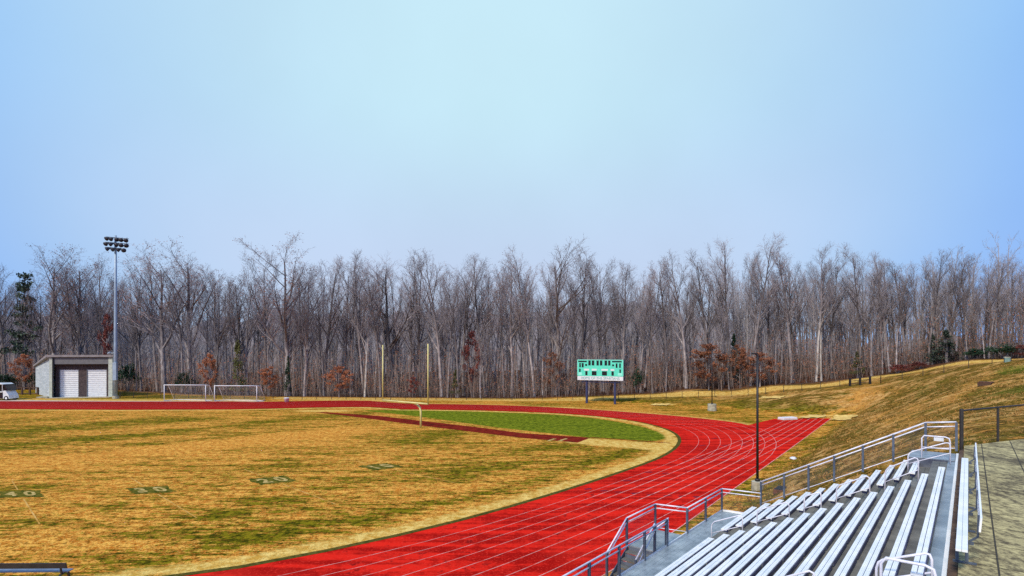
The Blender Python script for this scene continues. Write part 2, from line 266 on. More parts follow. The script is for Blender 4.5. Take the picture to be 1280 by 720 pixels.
def g2(P, rx, ry, ang=0):
    c, s = math.cos(ang), math.sin(ang); dx, dy = fx-P[0], fy-P[1]
    return np.exp(-((dx*c+dy*s)/rx)**2-((-dx*s+dy*c)/ry)**2)
pale = np.where(inside, np.exp(-(dc/1.5)**4), 0)*.85
FA = PI/2-A-.1
green = np.where(inside, -.04, 0.)
for u, v, rx, ry, w in ((20, 540, 15, 4.5, .30), (90, 552, 12, 2.5, .25), (230, 551, 22, 1.2, .18), (520, 556, 7, 3, .20), (600, 585, 5, 2, .22), (690, 560, 8, 3, .22), (740, 575, 5, 2, .18), (420, 520, 22, 2, .25), (560, 540, 10, 3, .22), (250, 690, 3, 2, .10), (450, 600, 7, 1.5, .16),
                        (380, 545, 10, 3, -.22), (230, 560, 15, 3, -.22), (600, 610, 6, 1.2, -.1), (250, 625, 4, 2, -.08), (60, 575, 8, 3, -.12), (640, 575, 6, 1.2, -.15), (500, 640, 4, 1.2, .14), (340, 665, 5, 1, .14), (60, 650, 5, 2, .16), (300, 640, 5, 1, .12), (700, 545, 9, 1.5, -.12), (150, 527, 3, 1.5, .22), (240, 524.5, 3, 1.5, .22)):
    P = at(u, v); green += .62*w*g2(P, rx, ry, FA)*inside
band = np.where(inside, np.exp(-((dc-3.4)/.8)**2), 0)*np.clip((fy-24)/10, 0, 1)*(fy < 58); green += .13*band
sv = fx*SD[0]+fy*SD[1]; tv = fx*TD[0]+fy*TD[1]
hill = (~inside) & (fz > .25)
wood_depth = None
green = np.where(hill, .15, green); bank = np.where(hill, 1.0, 0)*np.clip(fz/1.2, 0, 1)
for u, v, rx, ry, w in ((950, 503, 8, 3, .25), (1255, 466, 6, 3, .35), (1180, 480, 14, 2, .1), (1000, 515, 6, 2, .15), (1080, 492, 10, 2, -.25), (960, 497, 7, 1.5, -.3), (900, 505, 6, 2, -.1), (1140, 512, 8, 1, -.25), (1235, 470, 8, 1.0, -.3), (1150, 492, 10, 1, .15), (1210, 487, 8, .8, -.3), (1185, 497, 9, .8, -.22), (1100, 520, 6, .8, -.25), (1275, 490, 5, 3, .25), (1050, 545, 4, 1, .12)):
    P = gnd(u, v); green += w*g2(P, rx, ry, PI/2-A)*hill
for u, v, rx, ry in ((967, 497, 3.2, 1.3), (1052, 522.5, 2.2, 1.0), (1010, 520.5, 4, .7), (655, 509.5, 6, .8), (1275, 459, 4, 1.0), (830, 506.5, 2.5, .5)):
    P = gnd(u, v); pale += 1.0*g2(P, rx, ry, 0)*(~inside)
# straw strip at the foot of the wood and along the outside of the track
fence_px = [(150, 497.5), (320, 499), (480, 500), (640, 500.2), (720, 500.2), (793, 499.5), (855, 497.5), (927, 495), (993, 489), (1037, 484.5), (1101, 479.5), (1140, 472), (1179, 466.5), (1233, 455.5), (1290, 449.5)]
FENCE = [gnd(u, v) for u, v in fence_px]
TREE_EDGE = [at_depth(u, 480, Y) for u, Y in ((-420, 131), (-100, 131), (150, 124), (230, 113), (330, 108), (640, 103.5), (793, 104), (873, 102), (960, 100), (1060, 96), (1127, 93), (1193, 88), (1243, 84), (1280, 82), (1400, 80), (1700, 78))]
dF = dist_line(fx, fy, FENCE)
def edge_y(x): return np.interp(x, [p[0] for p in TREE_EDGE], [p[1] for p in TREE_EDGE])
behind = fy-edge_y(fx)
pale += np.where((~inside) & (behind < 0) & (fx > -45), np.exp(-((behind+3.2)/2.6)**2)*.95, 0)
dO = dist_line(fx, fy, LN[8]); pale += np.where((~inside) & (fy > 60) & (fx < 33), np.exp(-(dO/2.2)**2)*.55, 0)
litter = np.clip((behind+.5)/1.5, 0, 1)*(~inside)
shed_strip = np.where((~inside) & (fx < -45) & (behind < 0), 1, 0)*np.exp(-((dO-4)/4)**2); pale += .5*shed_strip
left_lot = np.where((~inside) & (fx < -45) & (behind < -1), 1, 0); green += .1*left_lot
DZ = spline2([(437, 512.4), (520, 512.9), (580, 513.9), (650, 516.3), (723, 520.4), (788, 529.8), (826, 540.5), (834, 546.5), (824, 551), (795, 550.4), (738, 547.2), (677, 540.7), (615, 533.7), (526, 521.2), (472, 515.3), (437, 512.4)])
dzd = dist_line(fx, fy, DZ)*np.where(in_poly(fx, fy, DZ), 1, -1); dz = np.clip(.5+dzd/3.0, 0, 1)
for u, v, rx, ry in ((780, 556, 6, 1.5), (735, 551.5, 3, 1.5), (815, 557, 3.5, 1.5), (405, 513.6, 5, 1.6)):
    pale += .95*g2(at(u, v), rx, ry, math.atan2(-.5, .87) if u > 500 else 0)*inside
for nme, arr in (('dz', dz), ('green', green), ('pale', np.clip(pale, 0, 1)), ('litter', litter), ('bank', bank)):
    a = me.attributes.new(nme, 'FLOAT', 'POINT'); a.data.foreach_set('value', arr.astype(np.float32))
def grass_material(name, base_green=0.0, attrs=True):
    m = bpy.data.materials.new(name); t = NT(m); v = t.obj()
    big = t.noise(v, .09, 3, .55)
    vm = t.mapping(v, -FA, (.12, .75, 1)); streak = t.noise(vm, .9, 6, .68)
    vs = t.mapping(v, -FA, (.3, 1.5, 1)); fine2 = t.noise(vs, 2.2, 6, .75)
    mid = t.noise(v, .8, 6, .7); fine = t.noise(v, 4.0, 5, .75); speck = t.noise(v, 13.0, 4, .75); tuft = t.noise(v, 1.9, 6, .78)
    if attrs: gr, pa, li, bk = (t.attr(k) for k in ('green', 'pale', 'litter', 'bank'))
    else: gr, pa, li, bk = None, None, None, None
    s = t.math('MULTIPLY_ADD', streak, .50, t.math('MULTIPLY', big, .25))
    s = t.math('MULTIPLY_ADD', mid, .25, s); s = t.math('MULTIPLY_ADD', fine2, .70, s); s = t.math('MULTIPLY_ADD', fine, .65, s)
    s = t.math('ADD', s, base_green)
    if attrs: s = t.math('MULTIPLY_ADD', gr, .62, s)
    gmask = t.smooth(s, 1.155, 1.225)
    straw = t.mix(t.smooth(tuft, .42, .58), (.58, .17, .012), (1.0, .49, .08))
    straw = t.mix(t.smooth(speck, .52, .68), straw, (1.0, .70, .20))
    straw = t.mix(t.smooth(streak, .44, .66), straw, t.mix(.6, straw, (.74, .29, .045)))
    straw = t.mix(t.smooth(fine, .49, .38), straw, (.20, .085, .006))
    if attrs: grass = t.mix(t.smooth(tuft, .42, .57), (.045, .046, .002), (.26, .20, .008))
    else:
        grass = t.mix(t.smooth(tuft, .36, .62), (.03, .07, .005), (.13, .20, .016)); grass = t.mix(t.smooth(speck, .52, .7), grass, (.22, .30, .04))
    if attrs:
        hillcol = t.mix(t.smooth(t.math('MULTIPLY_ADD', fine2, .5, t.math('MULTIPLY', tuft, .5)), .44, .56), (.055, .034, .004), (.30, .165, .032))
        hillcol = t.mix(t.smooth(streak, .5, .7), hillcol, (.10, .11, .012))
        grass = t.mix(t.math('MULTIPLY', bk, .8), grass, hillcol)
        straw = t.mix(t.math('MULTIPLY', bk, .6), straw, (.56, .27, .065))
    col = t.mix(gmask, straw, grass)
    if attrs: hs = t.noise(t.mapping(v, -(PI/2-A), (.07, .45, 1)), 1.0, 6, .72); hp = t.math('MULTIPLY', t.smooth(t.math('MULTIPLY_ADD', fine2, .55, hs), .765, .87), bk); col = t.mix(t.math('MULTIPLY', hp, .85), col, t.mix(t.smooth(tuft, .4, .62), (.50, .22, .05), (.86, .52, .18)))
    turf = t.mix(t.smooth(tuft, .42, .58), (.055, .085, .002), (.24, .27, .012)); turf = t.mix(t.smooth(speck, .52, .7), turf, (.40, .40, .05)); turf = t.mix(t.smooth(streak, .52, .7), turf, (.075, .115, .005))
    zm = t.smooth(t.math('ADD', t.attr('dz'), t.math('MULTIPLY', t.math('SUBTRACT', fine2, .5), .7)), .46, .60); col = t.mix(zm, col, turf)
    if attrs:
        pm = t.smooth(t.math('ADD', pa, t.math('MULTIPLY', t.math('SUBTRACT', fine2, .5), 1.1)), .30, .66)
        pcol = t.mix(t.smooth(tuft, .4, .62), (.66, .36, .055), (.97, .68, .20))
        col = t.mix(t.math('MULTIPLY', pm, .9), col, pcol)
        lcol = t.mix(t.smooth(tuft, .38, .64), (.035, .018, .014), (.17, .075, .042))
        col = t.mix(li, col, lcol)
    if attrs: gp = t.math('MULTIPLY', t.smooth(t.math('ADD', gr, t.math('MULTIPLY', t.math('SUBTRACT', tuft, .5), .5)), .24, .40), bk); col = t.mix(t.math('MULTIPLY', gp, .85), col, t.mix(t.smooth(fine, .4, .6), (.035, .055, .004), (.15, .165, .012)))
    dark = t.smooth(speck, .34, .50); col = t.mix(dark, t.mix(.6, col, (.02, .014, .002)), col)  # shade in the crevices of the turf painted into the colour
    h = t.math('MULTIPLY_ADD', speck, .5, fine)
    t.bsdf(col, .95, 0, h, .6, .1, .02); return m
M['ground'] = grass_material('dormant_grass')
me.materials.append(M['ground'])
ground = bpy.data.objects.new('ground', me); C.objects.link(ground); tag(ground, kind='structure')
# ------------------------------------------------------------------ flat sheets
def sheet(name, pts, z, m, kind='structure'):
    b = MB(); b.face(*[(p[0], p[1], z) for p in pts]); o = b.build(name, m)
    if o.data.polygons[0].normal.z < 0: o.data.flip_normals()
    return tag(o, kind=kind)
def strip(b, line, w, z, i0=0, i1=None):
    L = [np.array(p[:2]) for p in line][i0:i1]; n = len(L); e = []
    for i in range(n):
        d = L[min(i+1, n-1)]-L[max(i-1, 0)]; d = d/np.linalg.norm(d); nn = np.array([-d[1], d[0]]); e.append((L[i]+nn*w/2, L[i]-nn*w/2))
    for i in range(n-1): b.face((*e[i][1], z), (*e[i+1][1], z), (*e[i+1][0], z), (*e[i][0], z))
def spline(pts, n=8):
    P = [np.array(p, float) for p in pts]; o = []
    for i in range(len(P)-1):
        p0, p1, p2, p3 = P[max(i-1, 0)], P[i], P[i+1], P[min(i+2, len(P)-1)]
        for k in range(n):
            t = k/n; o.append(.5*((2*p1)+(-p0+p2)*t+(2*p0-5*p1+4*p2-p3)*t*t+(-p0+3*p1-3*p2+p3)*t**3))
    o.append(P[-1]); return o
def track_material():
    m = bpy.data.materials.new('red_track_rubber'); t = NT(m); v = t.obj()
    big = t.noise(v, .12, 4, .6); vm = t.mapping(v, -(PI/2-A), (.12, 1.2, 1)); st_ = t.noise(vm, 1.1, 5, .6); fine = t.noise(v, 9, 4, .7); mid = t.noise(v, 1.2, 5, .7)
    dist = t.new('ShaderNodeSeparateXYZ'); t.put(dist, 0, v)
    col = t.mix(t.smooth(t.math('MULTIPLY_ADD', mid, .4, t.math('MULTIPLY', st_, .6)), .43, .56), (.36, .004, .002), (.78, .018, .008))
    col = t.mix(t.smooth(mid, .55, .68), col, (.22, .006, .005))
    col = t.mix(t.smooth(fine, .53, .7), col, (.86, .045, .025))
    col = t.mix(t.math('MULTIPLY', t.smooth(big, .5, .7), .4), col, (.74, .03, .016))
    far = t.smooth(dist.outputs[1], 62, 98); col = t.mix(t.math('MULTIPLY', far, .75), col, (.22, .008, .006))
    t.bsdf(col, .95, 0, fine, .3, .02, .04); return m
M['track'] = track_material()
M['runway'] = mat('dark_red_runway', (.26, .022, .010), (.12, .010, .005), 1.5, .9, spec=.03)
M['kerb'] = mat('dark_grass_edge', (.05, .05, .008), (.13, .1, .02), 4, .95, spec=.03)
M['path'] = mat('pale_dusty_path', (.62, .5, .38), (.5, .38, .28), 2, .9, spec=.03)
M['numgreen'] = mat('dark_green_painted_grass', (.035, .055, .004), (.20, .15, .02), 2.6, .95, spec=.03)
M['numwhite'] = mat('faded_number_paint', (.62, .46, .18), (.32, .2, .04), 3.2, .95, spec=.03)
chute_r = spline([LN[8][2][:2]+(LN[8][2]-LN[8][4])*.2]+[at(u, v)[:2] for u, v in ((640, 792), (745, 725), (830, 673), (914, 613.5), (959, 581.5), (985.5, 562.5), (1012, 543), (1039, 523))], 6)
chute_l = spline([at(u, v)[:2] for u, v in ((968, 523.5), (952, 527.3), (935, 531.5))], 4)
sheet('track_chute', list(chute_r)+list(chute_l)+[tuple(LN[6][k]) for k in range(24, 3, -1)], .006, M['track'])
b = MB(); outer8 = []
# the oval band, from the kerb to just past the outermost line
for i in range(len(LN[0])-1):
    for j in range(8): b.face((*LN[j][i], .012), (*LN[j+1][i], .012), (*LN[j+1][i+1], .012), (*LN[j][i+1], .012))
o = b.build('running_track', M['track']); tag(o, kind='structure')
b = MB()
for j in range(1, 8): strip(b, LN[j], .032, .018, 1)
strip(b, LN[8], .035, .018, 2, 32)
# straight-on lanes of the chute
for j in range(2, 8):
    f = (8-j)/8; a = LN[j][10]*.5+LN[j][11]*.5
    e = chute_l[0]*(f)+chute_r[-1]*(1-f); q = spline([LN[j][8], LN[j][10], (LN[j][10]*.45+e*.55)+np.array([0.25, -.25]), e], 6)
    strip(b, q, .05, .0165)
strip(b, chute_r, .06, .0165)
tag(b.build('lane_lines', M['line']), kind='structure')
b = MB(); off = []
strip(b, CURB, .34, .020, 1); tag(b.build('grass_edging', M['kerb']), kind='structure')
b = MB()
for u, v, w in ((735, 611.5, 9), (755, 613.6, 9), (773, 615.3, 9), (794, 617, 9), (813, 618.5, 9), (834, 620, 9), (852, 620.5, 8), (871, 621.5, 8), (783, 601, 9), (811, 590.5, 9), (832, 591.5, 8), (875, 573, 8), (906, 573.4, 9), (927, 575, 8), (878, 557, 8), (906, 557, 9), (930, 556.5, 8), (950, 562, 7), (893, 548, 7)):
    P = at(u, v); d = SD[:2]*.0+np.array([.95, .32])*(P[1]/CAM_F*w*.55); n = np.array([-d[1], d[0]])/np.linalg.norm(d)*.13
    b.face((*(P[:2]-d-n), .017), (*(P[:2]+d-n), .017), (*(P[:2]+d+n), .017), (*(P[:2]-d+n), .017))
tag(b.build('exchange_marks', M['mark']), kind='structure')
W = lambda *px: [at(u, v)[:2] for u, v in px]
rw_top = W((405, 515.2), (440, 517.6), (472, 519.8), (544, 528), (600, 534.5), (651.5, 541.3), (738, 547.2)); rw_bot = W((722, 553.3), (651.5, 547.3), (600, 541), (526, 532), (470, 524.5), (430, 519.3), (395, 515.6))
sheet('field_runway', rw_top+rw_bot, .008, M['runway'])
b = MB(); strip(b, spline(W((738, 546.6), (790, 550.4), (838, 554)), 4), .22, .016); tag(b.build('runway_kerb', M['runway']), kind='structure')
b = MB()
for u in (689, 703):
    P0, P1 = at(u-4, 551.3), at(u+5, 548.3); d = (P1-P0)[:2]; n = np.array([-d[1], d[0]])/np.linalg.norm(d)*.16
    b.face((*(P0[:2]-n), .013), (*(P1[:2]-n), .013), (*(P1[:2]+n), .013), (*(P0[:2]+n), .013))
tag(b.build('takeoff_marks', M['numwhite']), kind='structure')
sheet('path', [p for p in W((-330, 495.2), (0, 499.8), (70, 500.6), (140, 501.2), (330, 501.6), (330, 502.4), (140, 502.6), (0, 501.6), (-330, 497.8))], .010, M['path'])
# ------------------------------------------------------------------ yard numbers and faint yard lines
M['yard'] = mat('faint_yard_line', (.70, .42, .13), (.45, .22, .03), 1.5, .95, spec=.03)
def text_mesh(txt, size, offset=0):
    cu = bpy.data.curves.new('lettering', 'FONT'); cu.body = txt; cu.size = size; cu.align_x = 'CENTER'; cu.align_y = 'CENTER'; cu.fill_mode = 'FRONT'; cu.offset = offset
    o = bpy.data.objects.new('tmp_text', cu); C.objects.link(o); dg = bpy.context.evaluated_depsgraph_get(); dg.update()
    m = bpy.data.meshes.new_from_object(o.evaluated_get(dg)); bpy.data.objects.remove(o); bpy.data.curves.remove(cu); return m
rowc = [at(u, v)[:2] for u, v in ((25.5, 617.5), (188.5, 612.5), (341, 600.3), (476, 583.2))]
ups = [at(u1, v1)[:2]-at(u0, v0)[:2] for u0, v0, u1, v1 in ((34, 626, 13, 594), (223, 635.6, 174, 605.6), (412, 623, 345, 598), (530, 592, 460, 577))]
for k, (txt, c) in enumerate(zip(('4 0', '3 0', '2 0', '1 0'), rowc)):
    e = rowc[min(k+1, 3)]-rowc[max(k-1, 0)]; e = e/np.linalg.norm(e); n = np.array([-e[1], e[0]]); yl = ups[k]/np.linalg.norm(ups[k])
    b = MB(); hw, hh = 1.15, 1.15
    pts = []; jr = random.Random(k)
    for q in range(40):
        f = q/40*4; sd_ = int(f); f -= sd_; x_, y_ = ((-1+2*f, -1), (1, -1+2*f), (1-2*f, 1), (-1, 1-2*f))[sd_]; w_ = 1+jr.uniform(-.13, .1); pts.append(c+e*hw*x_*w_+yl*hh*y_*(1+jr.uniform(-.16, .1)))
    b.face(*[(*p, .007) for p in pts])
    tag(b.build('number_patch', M['numgreen']), kind='structure')
    m = text_mesh(txt, 1.6, .05)
    for vv in m.vertices:
        p = c+e*vv.co.x*.82+yl*vv.co.y*1.25; vv.co = (p[0], p[1], .012)
    m.materials.clear(); m.materials.append(M['numwhite']); o = bpy.data.objects.new('yard_number', m); C.objects.link(o); tag(o, kind='structure')
    b = MB(); strip(b, [c-yl*8.5, c-yl*1.5], .07, .006)
    strip(b, [c+yl*1.4, c+yl*5], .07, .006); tag(b.build('yard_line', M['yard']), kind='structure')

# bare sandy patches by the end of the chute
M['sand'] = mat('bare_sandy_ground', (.90, .66, .22), (.62, .36, .09), 2.2, .95, spec=.03)
for quad in (((1036, 526.2), (1063, 525.6), (1073, 519.6), (1046, 520.0)), ((998, 523.2), (1030, 523.0), (1034, 519.8), (1012, 519.2)), ((950, 498.6), (975, 498.8), (984, 495.6), (952, 496.2)), ((812, 507.2), (836, 507.4), (838, 505.4), (816, 505.2))):
    b = MB(); q = [np.array(p, float) for p in quad]; jr = random.Random(int(quad[0][0])); G = {}
    for i in range(9):
        for j in range(5):
            f, h = i/8, j/4; p = (q[0]*(1-f)+q[1]*f)*(1-h)+(q[3]*(1-f)+q[2]*f)*h
            if i in (0, 8): p = p+[jr.uniform(-3, 3), 0]
            if j in (0, 4): p = p+[0, jr.uniform(-.5, .5)]
            P = gnd(*p); G[i, j] = (P[0], P[1], max(P[2], .02)+.10)
    for i in range(8):
        for j in range(4): b.face(G[i, j], G[i+1, j], G[i+1, j+1], G[i, j+1])
    tag(b.build('sand_patch', M['sand']), kind='structure')
# ------------------------------------------------------------------ wooded ridge far behind
rr = random.Random(21); b = MB(); us = np.linspace(-500, 1900, 300); prev = None
def ridge_mat():
    m = bpy.data.materials.new('hazy_wooded_slope'); t = NT(m); v = t.obj(); vm = t.mapping(v, 0, (1, 1, .12)); a = t.noise(vm, .9, 6, .75); c = t.noise(v, .25, 4, .6)
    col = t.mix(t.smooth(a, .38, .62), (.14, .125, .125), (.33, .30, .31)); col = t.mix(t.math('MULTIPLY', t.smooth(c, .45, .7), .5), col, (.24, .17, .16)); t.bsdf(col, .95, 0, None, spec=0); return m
M['ridge'] = ridge_mat()
for u in us:
    Y = 205.; top = np.interp(u, [-500, 0, 250, 500, 800, 930, 1000, 1100, 1400, 1900], [385, 388, 398, 392, 385, 400, 424, 428, 425, 425])+6*math.sin(u*.031)+4*math.sin(u*.083+1)+rr.uniform(-4, 4)
    x = (u-640)/CAM_F*Y; zt = CAM_H+(440-top)*Y/CAM_F
    col_ = [(x, Y-22, -1), (x, Y-18, zt*.45), (x, Y-10, zt*.8), (x, Y, zt), (x*1.3, Y+70, zt*.9), (x*1.5, Y+120, -2)]
    if prev:
        for k in range(5): b.face(prev[k], col_[k], col_[k+1], prev[k+1])
    prev = col_
tag(b.build('hill', M['ridge'], None, True), kind='structure')
# ------------------------------------------------------------------ grandstand (local frame: x along the rows, y = towards the track)
S0, T0 = 20.0, -5.0
stand = empty('grandstand', st(S0, T0, 0), PI/2-A, 'silver aluminium grandstand with long bench rows climbing the bank beside the red track', 'grandstand')
def Q(s, t, z): return (KS*(s-S0), -KT*(t-T0), z)
ROW_T = [-7.4577e-5*i**3-5.39332e-3*i**2+.618353*i-8.19671 for i in range(15)]
ROW_Z = [1.38515+.26254*i for i in range(15)]
NEAR0, NEAR1, FAR0, FAR1 = 3.0, 22.53, 24.0, 28.25
DECK = .95
def sbox(b, s0, s1, t0, t1, z0, z1): b.box(KS*(s0-S0), KS*(s1-S0), -KT*(t1-T0), -KT*(t0-T0), z0, z1)
def seat(s0, s1, i):
    b = MB(); t1 = ROW_T[i]; z = ROW_Z[i]
    w = .385*((ROW_T[i]-ROW_T[i-1]) if i else .61)
    for k in range(2):
        a0 = t1-w+k*(w/2+.004); a1 = a0+w/2-.008
        sbox(b, s0, s1, a0, a1, z-.034, z)
        for q in range(2):                      # extruded ribs along the plank
            c = a0+(a1-a0)*(.3+.4*q); sbox(b, s0+.004, s1-.004, c-.008, c+.008, z+.001, z+.006)
    b.cur = 1
    sbox(b, s0-.012, s0, t1-w-.004, t1+.002, z-.045, z+.004); sbox(b, s1, s1+.012, t1-w-.004, t1+.002, z-.045, z+.004)
    b.cur = 2
    n = max(2, int((s1-s0)/1.83)+1)
    for k in range(n-1):
        a_ = s0+.25+(s1-s0-.5)*k/(n-1)+.09; c_ = s0+.25+(s1-s0-.5)*(k+1)/(n-1)-.09; sbox(b, a_, c_, t1-.014, t1+.003, z-.125, z-.036)  # band below the rear edge, its shade painted in dark blue
    for k in range(n):
        s = s0+.25+(s1-s0-.5)*k/(n-1); sbox(b, s-.035, s+.035, t1-w+.02, t1-.02, z-.17, z-.036)
    return b.build('seat', [M['seat'], M['seat'], M['shaded_seat_edge']], stand)
for i in range(15):
    n0 = NEAR0 if i < 13 else (11.7 if i == 14 else 11.95)
    seat(n0, NEAR1, i)
    if i < 13: seat(FAR0, FAR1-(.0 if i < 12 else .0), i)
for i in range(15):
    b = MB(); z = ROW_Z[i]-.43; t1 = ROW_T[i]; t0 = ROW_T[i-1]-.05 if i else t1-.62
    s1 = FAR1+.1 if i < 13 else 26.4
    wd = (t1-.02-t0)/2
    for k in range(2): sbox(b, NEAR0, s1, t0+k*wd+.004, t0+(k+1)*wd-.004, z-.04, z)
    b.build('footboard', M['foot'], stand)
    if i < 14:
        b = MB(); sbox(b, NEAR0, s1, t1-.06, t1-.035, z+.004, z+.222); b.build('riser', M['riser'], stand)
# rear walkboard and its bright edge angle
b = MB(); sbox(b, NEAR0, 28.4, ROW_T[14]-.02, -.60, 4.62, 4.665); b.build('rear_walkboard', M['deck'], stand)
b = MB(); sbox(b, NEAR0, 28.45, -.60, -.50, 4.56, 4.70); b.build('rear_edge_angle', M['seat'], stand)
# front deck
b = MB()
for k in range(6):
    a = -9.84+k*.205; sbox(b, NEAR0, 28.2, a, a+.199, DECK-.05, DECK)
b.build('front_deck', M['deck'], stand)
b = MB(); sbox(b, NEAR0, 28.2, -9.875, -9.845, DECK-.12, DECK+.07); sbox(b, 28.205, 28.235, -9.875, -8.2, DECK-.12, DECK+.07); b.build('toe_board', M['seat'], stand)
# raised landing at the top of the far aisle
b = MB(); sbox(b, 26.45, 28.3, -2.05, -.62, 4.60, 4.70); b.cur = 1; sbox(b, 26.43, 26.448, -2.05, -.62, 4.2, 4.69); b.build('landing', [M['deck'], M['riser']], stand)
b = MB(); sbox(b, NEAR0, 11.55, -2.05, -.62, 4.60, 4.67); b.build('landing', M['deck'], stand)
# aisle steps (half steps between the rows)
for sa, sb in ((22.65, 23.9), (9.9, 11.2)):
    for i in range(13):
        b = MB(); z = ROW_Z[i]-.43; t1 = ROW_T[i]; sbox(b, sa, sb, t1-.36, t1-.075, z+.002, z+.13); b.build('aisle_step', M['foot'], stand)
# uprights below the deck and rows
b = MB()
for k in range(10):
    s = 4+k*2.65
    for i in (0, 3, 6, 9, 12):
        zt = ROW_Z[i]-.47; g = gz(*st(s, ROW_T[i]-.2)[:2]); b.bar(Q(s, ROW_T[i]-.2, min(g-.1, zt-.1)), Q(s, ROW_T[i]-.2, zt), .08, .08)
    b.bar(Q(s, -9.6, -.05), Q(s, -9.6, DECK-.05), .08, .08)
    b.bar(Q(s, -8.3, .35), Q(s, -.8, 3.95), .09, .14)
b.build('understructure', M['post'], stand)
def mesh_panel(b, p0, p1, h, cell=.075, r=.0032):
    # chain link between two ground points (local coordinates), height h, wires crossing both ways
    p0 = np.array(p0, float); p1 = np.array(p1, float); L = np.linalg.norm((p1-p0)); d = (p1-p0)/L; n = int((L+h)/cell)
    side = np.cross(d, [0, 0, 1.]); side = side/np.linalg.norm(side)*r
    for k in range(n):
        x = -h+k*cell
        for sg in (0, 1):
            a0, a1 = max(x, 0), min(x+h, L)
            if a1-a0 < .01: continue
            z0, z1 = a0-x, a1-x
            if sg: z0, z1 = h-z0, h-z1
            q0 = p0+d*a0+np.array([0, 0, z0]); q1 = p0+d*a1+np.array([0, 0, z1]); w = np.array([0, 0, r]); 
            b.face(q0-w, q1-w, q1+w, q0+w)
def guard(pts, name='guard_rail', h=1.07, mesh=True, post_every=1.9, second=.17, ends=(True, True), toe=True, sub_label=None):
    g = None; rail = MB()
    top = [np.array(Q(s, t, z+h)) for s, t, z in pts]; low = [p-np.array([0, 0, second]) for p in top]
    rail.tube(top, .03, 8); g = rail.build(name, M['pipe'], stand, True)
    lo_ = MB(); lo_.tube(low, .026, 8); lo_.build('lower_rail', M['pipe'], g, True)
    if toe: lo_ = MB(); lo_.tube([np.array(Q(s, t, z+.06)) for s, t, z in pts], .018, 6); lo_.build('toe_rail', M['pipe'], g, True)
    for i in range(len(pts)-1):
        a = np.array(Q(*pts[i])); c = np.array(Q(*pts[i+1])); L = np.linalg.norm(c-a); n = max(1, round(L/post_every))
        for k in range(0 if (i > 0 or ends[0]) else 1, n+(1 if i == len(pts)-2 and ends[1] else 0)):
            p = a+(c-a)*k/n; b = MB(); b.box(p[0]-.04, p[0]+.04, p[1]-.04, p[1]+.04, p[2]-.05, p[2]+h-.01); b.build('post', M['post'], g)
        if mesh:
            b = MB(); mesh_panel(b, a+[0, 0, .08], c+[0, 0, .08], h-second-.1); b.build('mesh_panel', M['wire'], g)
    return g
guard([(8, -9.86, DECK), (21.75, -9.86, DECK)])
guard([(23.85, -9.86, DECK), (23.55, -11.22, DECK)], ends=(True, False), mesh=False)
guard([(23.55, -11.22, DECK), (20.9, -11.22, DECK)], mesh=True, ends=(True, True))
guard([(20.9, -11.22, DECK), (19.3, -11.22, 0.02)], mesh=False, ends=(False, True), toe=False)
guard([(20.9, -9.98, DECK), (19.3, -9.98, 0.02)], mesh=False, ends=(True, True), toe=False, second=.3)
guard([(23.85, -9.86, DECK), (28.2, -9.86, DECK)], ends=(False, True), post_every=2.1)
guard([(28.2, -9.86, DECK), (28.38, -8.05, DECK+.02)], ends=(False, False), mesh=True)
guard([(28.4, -8.05, 1.50), (28.4, -4.92, 3.07), (28.4, -1.6, 4.74)], ends=(True, False), post_every=1.3, second=.16)
guard([(28.4, -1.6, 4.74), (28.4, -.6, 4.84)], post_every=1.2)
# rounded return at the head of the stair
b = MB(); b.tube([Q(21.75, -9.86, DECK+1.07), Q(22.0, -9.9, DECK+1.05), Q(22.05, -9.98, DECK+1.0), Q(21.9, -10.02, DECK+.9), Q(20.9, -9.98, DECK+1.07-.2)], .027, 8); b.tube([Q(21.98, -9.9, DECK), Q(21.98, -9.9, DECK+1.0)], .025, 8); b.build('return_rail', M['pipe'], stand, True)
b = MB(); sbox(b, 21.72, 21.96, -9.93, -9.9, DECK+.05, DECK+.95); b.build('end_plate', M['black'], stand)
# stair down to the track
b = MB(); sbox(b, 20.95, 23.5, -11.2, -9.89, DECK-.06, DECK-.003); b.build('stair_landing', M['deck'], stand)
for k in range(5):
    b = MB(); z = DECK-.19*(k+1)+.01; s1 = 20.93-k*.32; sbox(b, s1-.31, s1-.005, -11.14, -10.05, z-.045, z); b.cur = 1; sbox(b, s1-.012, s1+.004, -11.14, -10.05, z+.001, z+.13); b.build('stair_step', [M['foot'], M['riser']], stand)
b = MB()
for t in (-11.18, -10.01): b.bar(Q(20.95, t, DECK-.12), Q(19.25, t, -.08), .03, .22)
b.build('stringer', M['post'], stand)
# aisle handrails: a hoop over two or three rows with a middle rail
def hoop(s, i0, i1, h=.86, mid=True):
    t0, t1 = ROW_T[i0]-.33, ROW_T[i1]-.30; z0, z1 = ROW_Z[i0]-.43, ROW_Z[i1]-.43; b = MB()
    def P(f, hh): return Q(s, t0+(t1-t0)*f, z0+(z1-z0)*f+hh)
    b.tube([P(0, 0), P(0, h-.16), P(.03, h-.06), P(.1, h), P(.9, h), P(.97, h-.06), P(1, h-.16), P(1, 0)], .021, 8)
    if mid: b.tube([P(0, h*.5), P(1, h*.5)], .017, 6)
    return b.build('aisle_handrail', M['pipe'], stand, True)
for i0, i1 in ((0, 2), (3, 5), (6, 7), (8, 10), (11, 13)): hoop(23.15, i0, i1)
for i0, i1 in ((3, 5), (6, 8), (9, 11)): hoop(11.9, i0, i1)
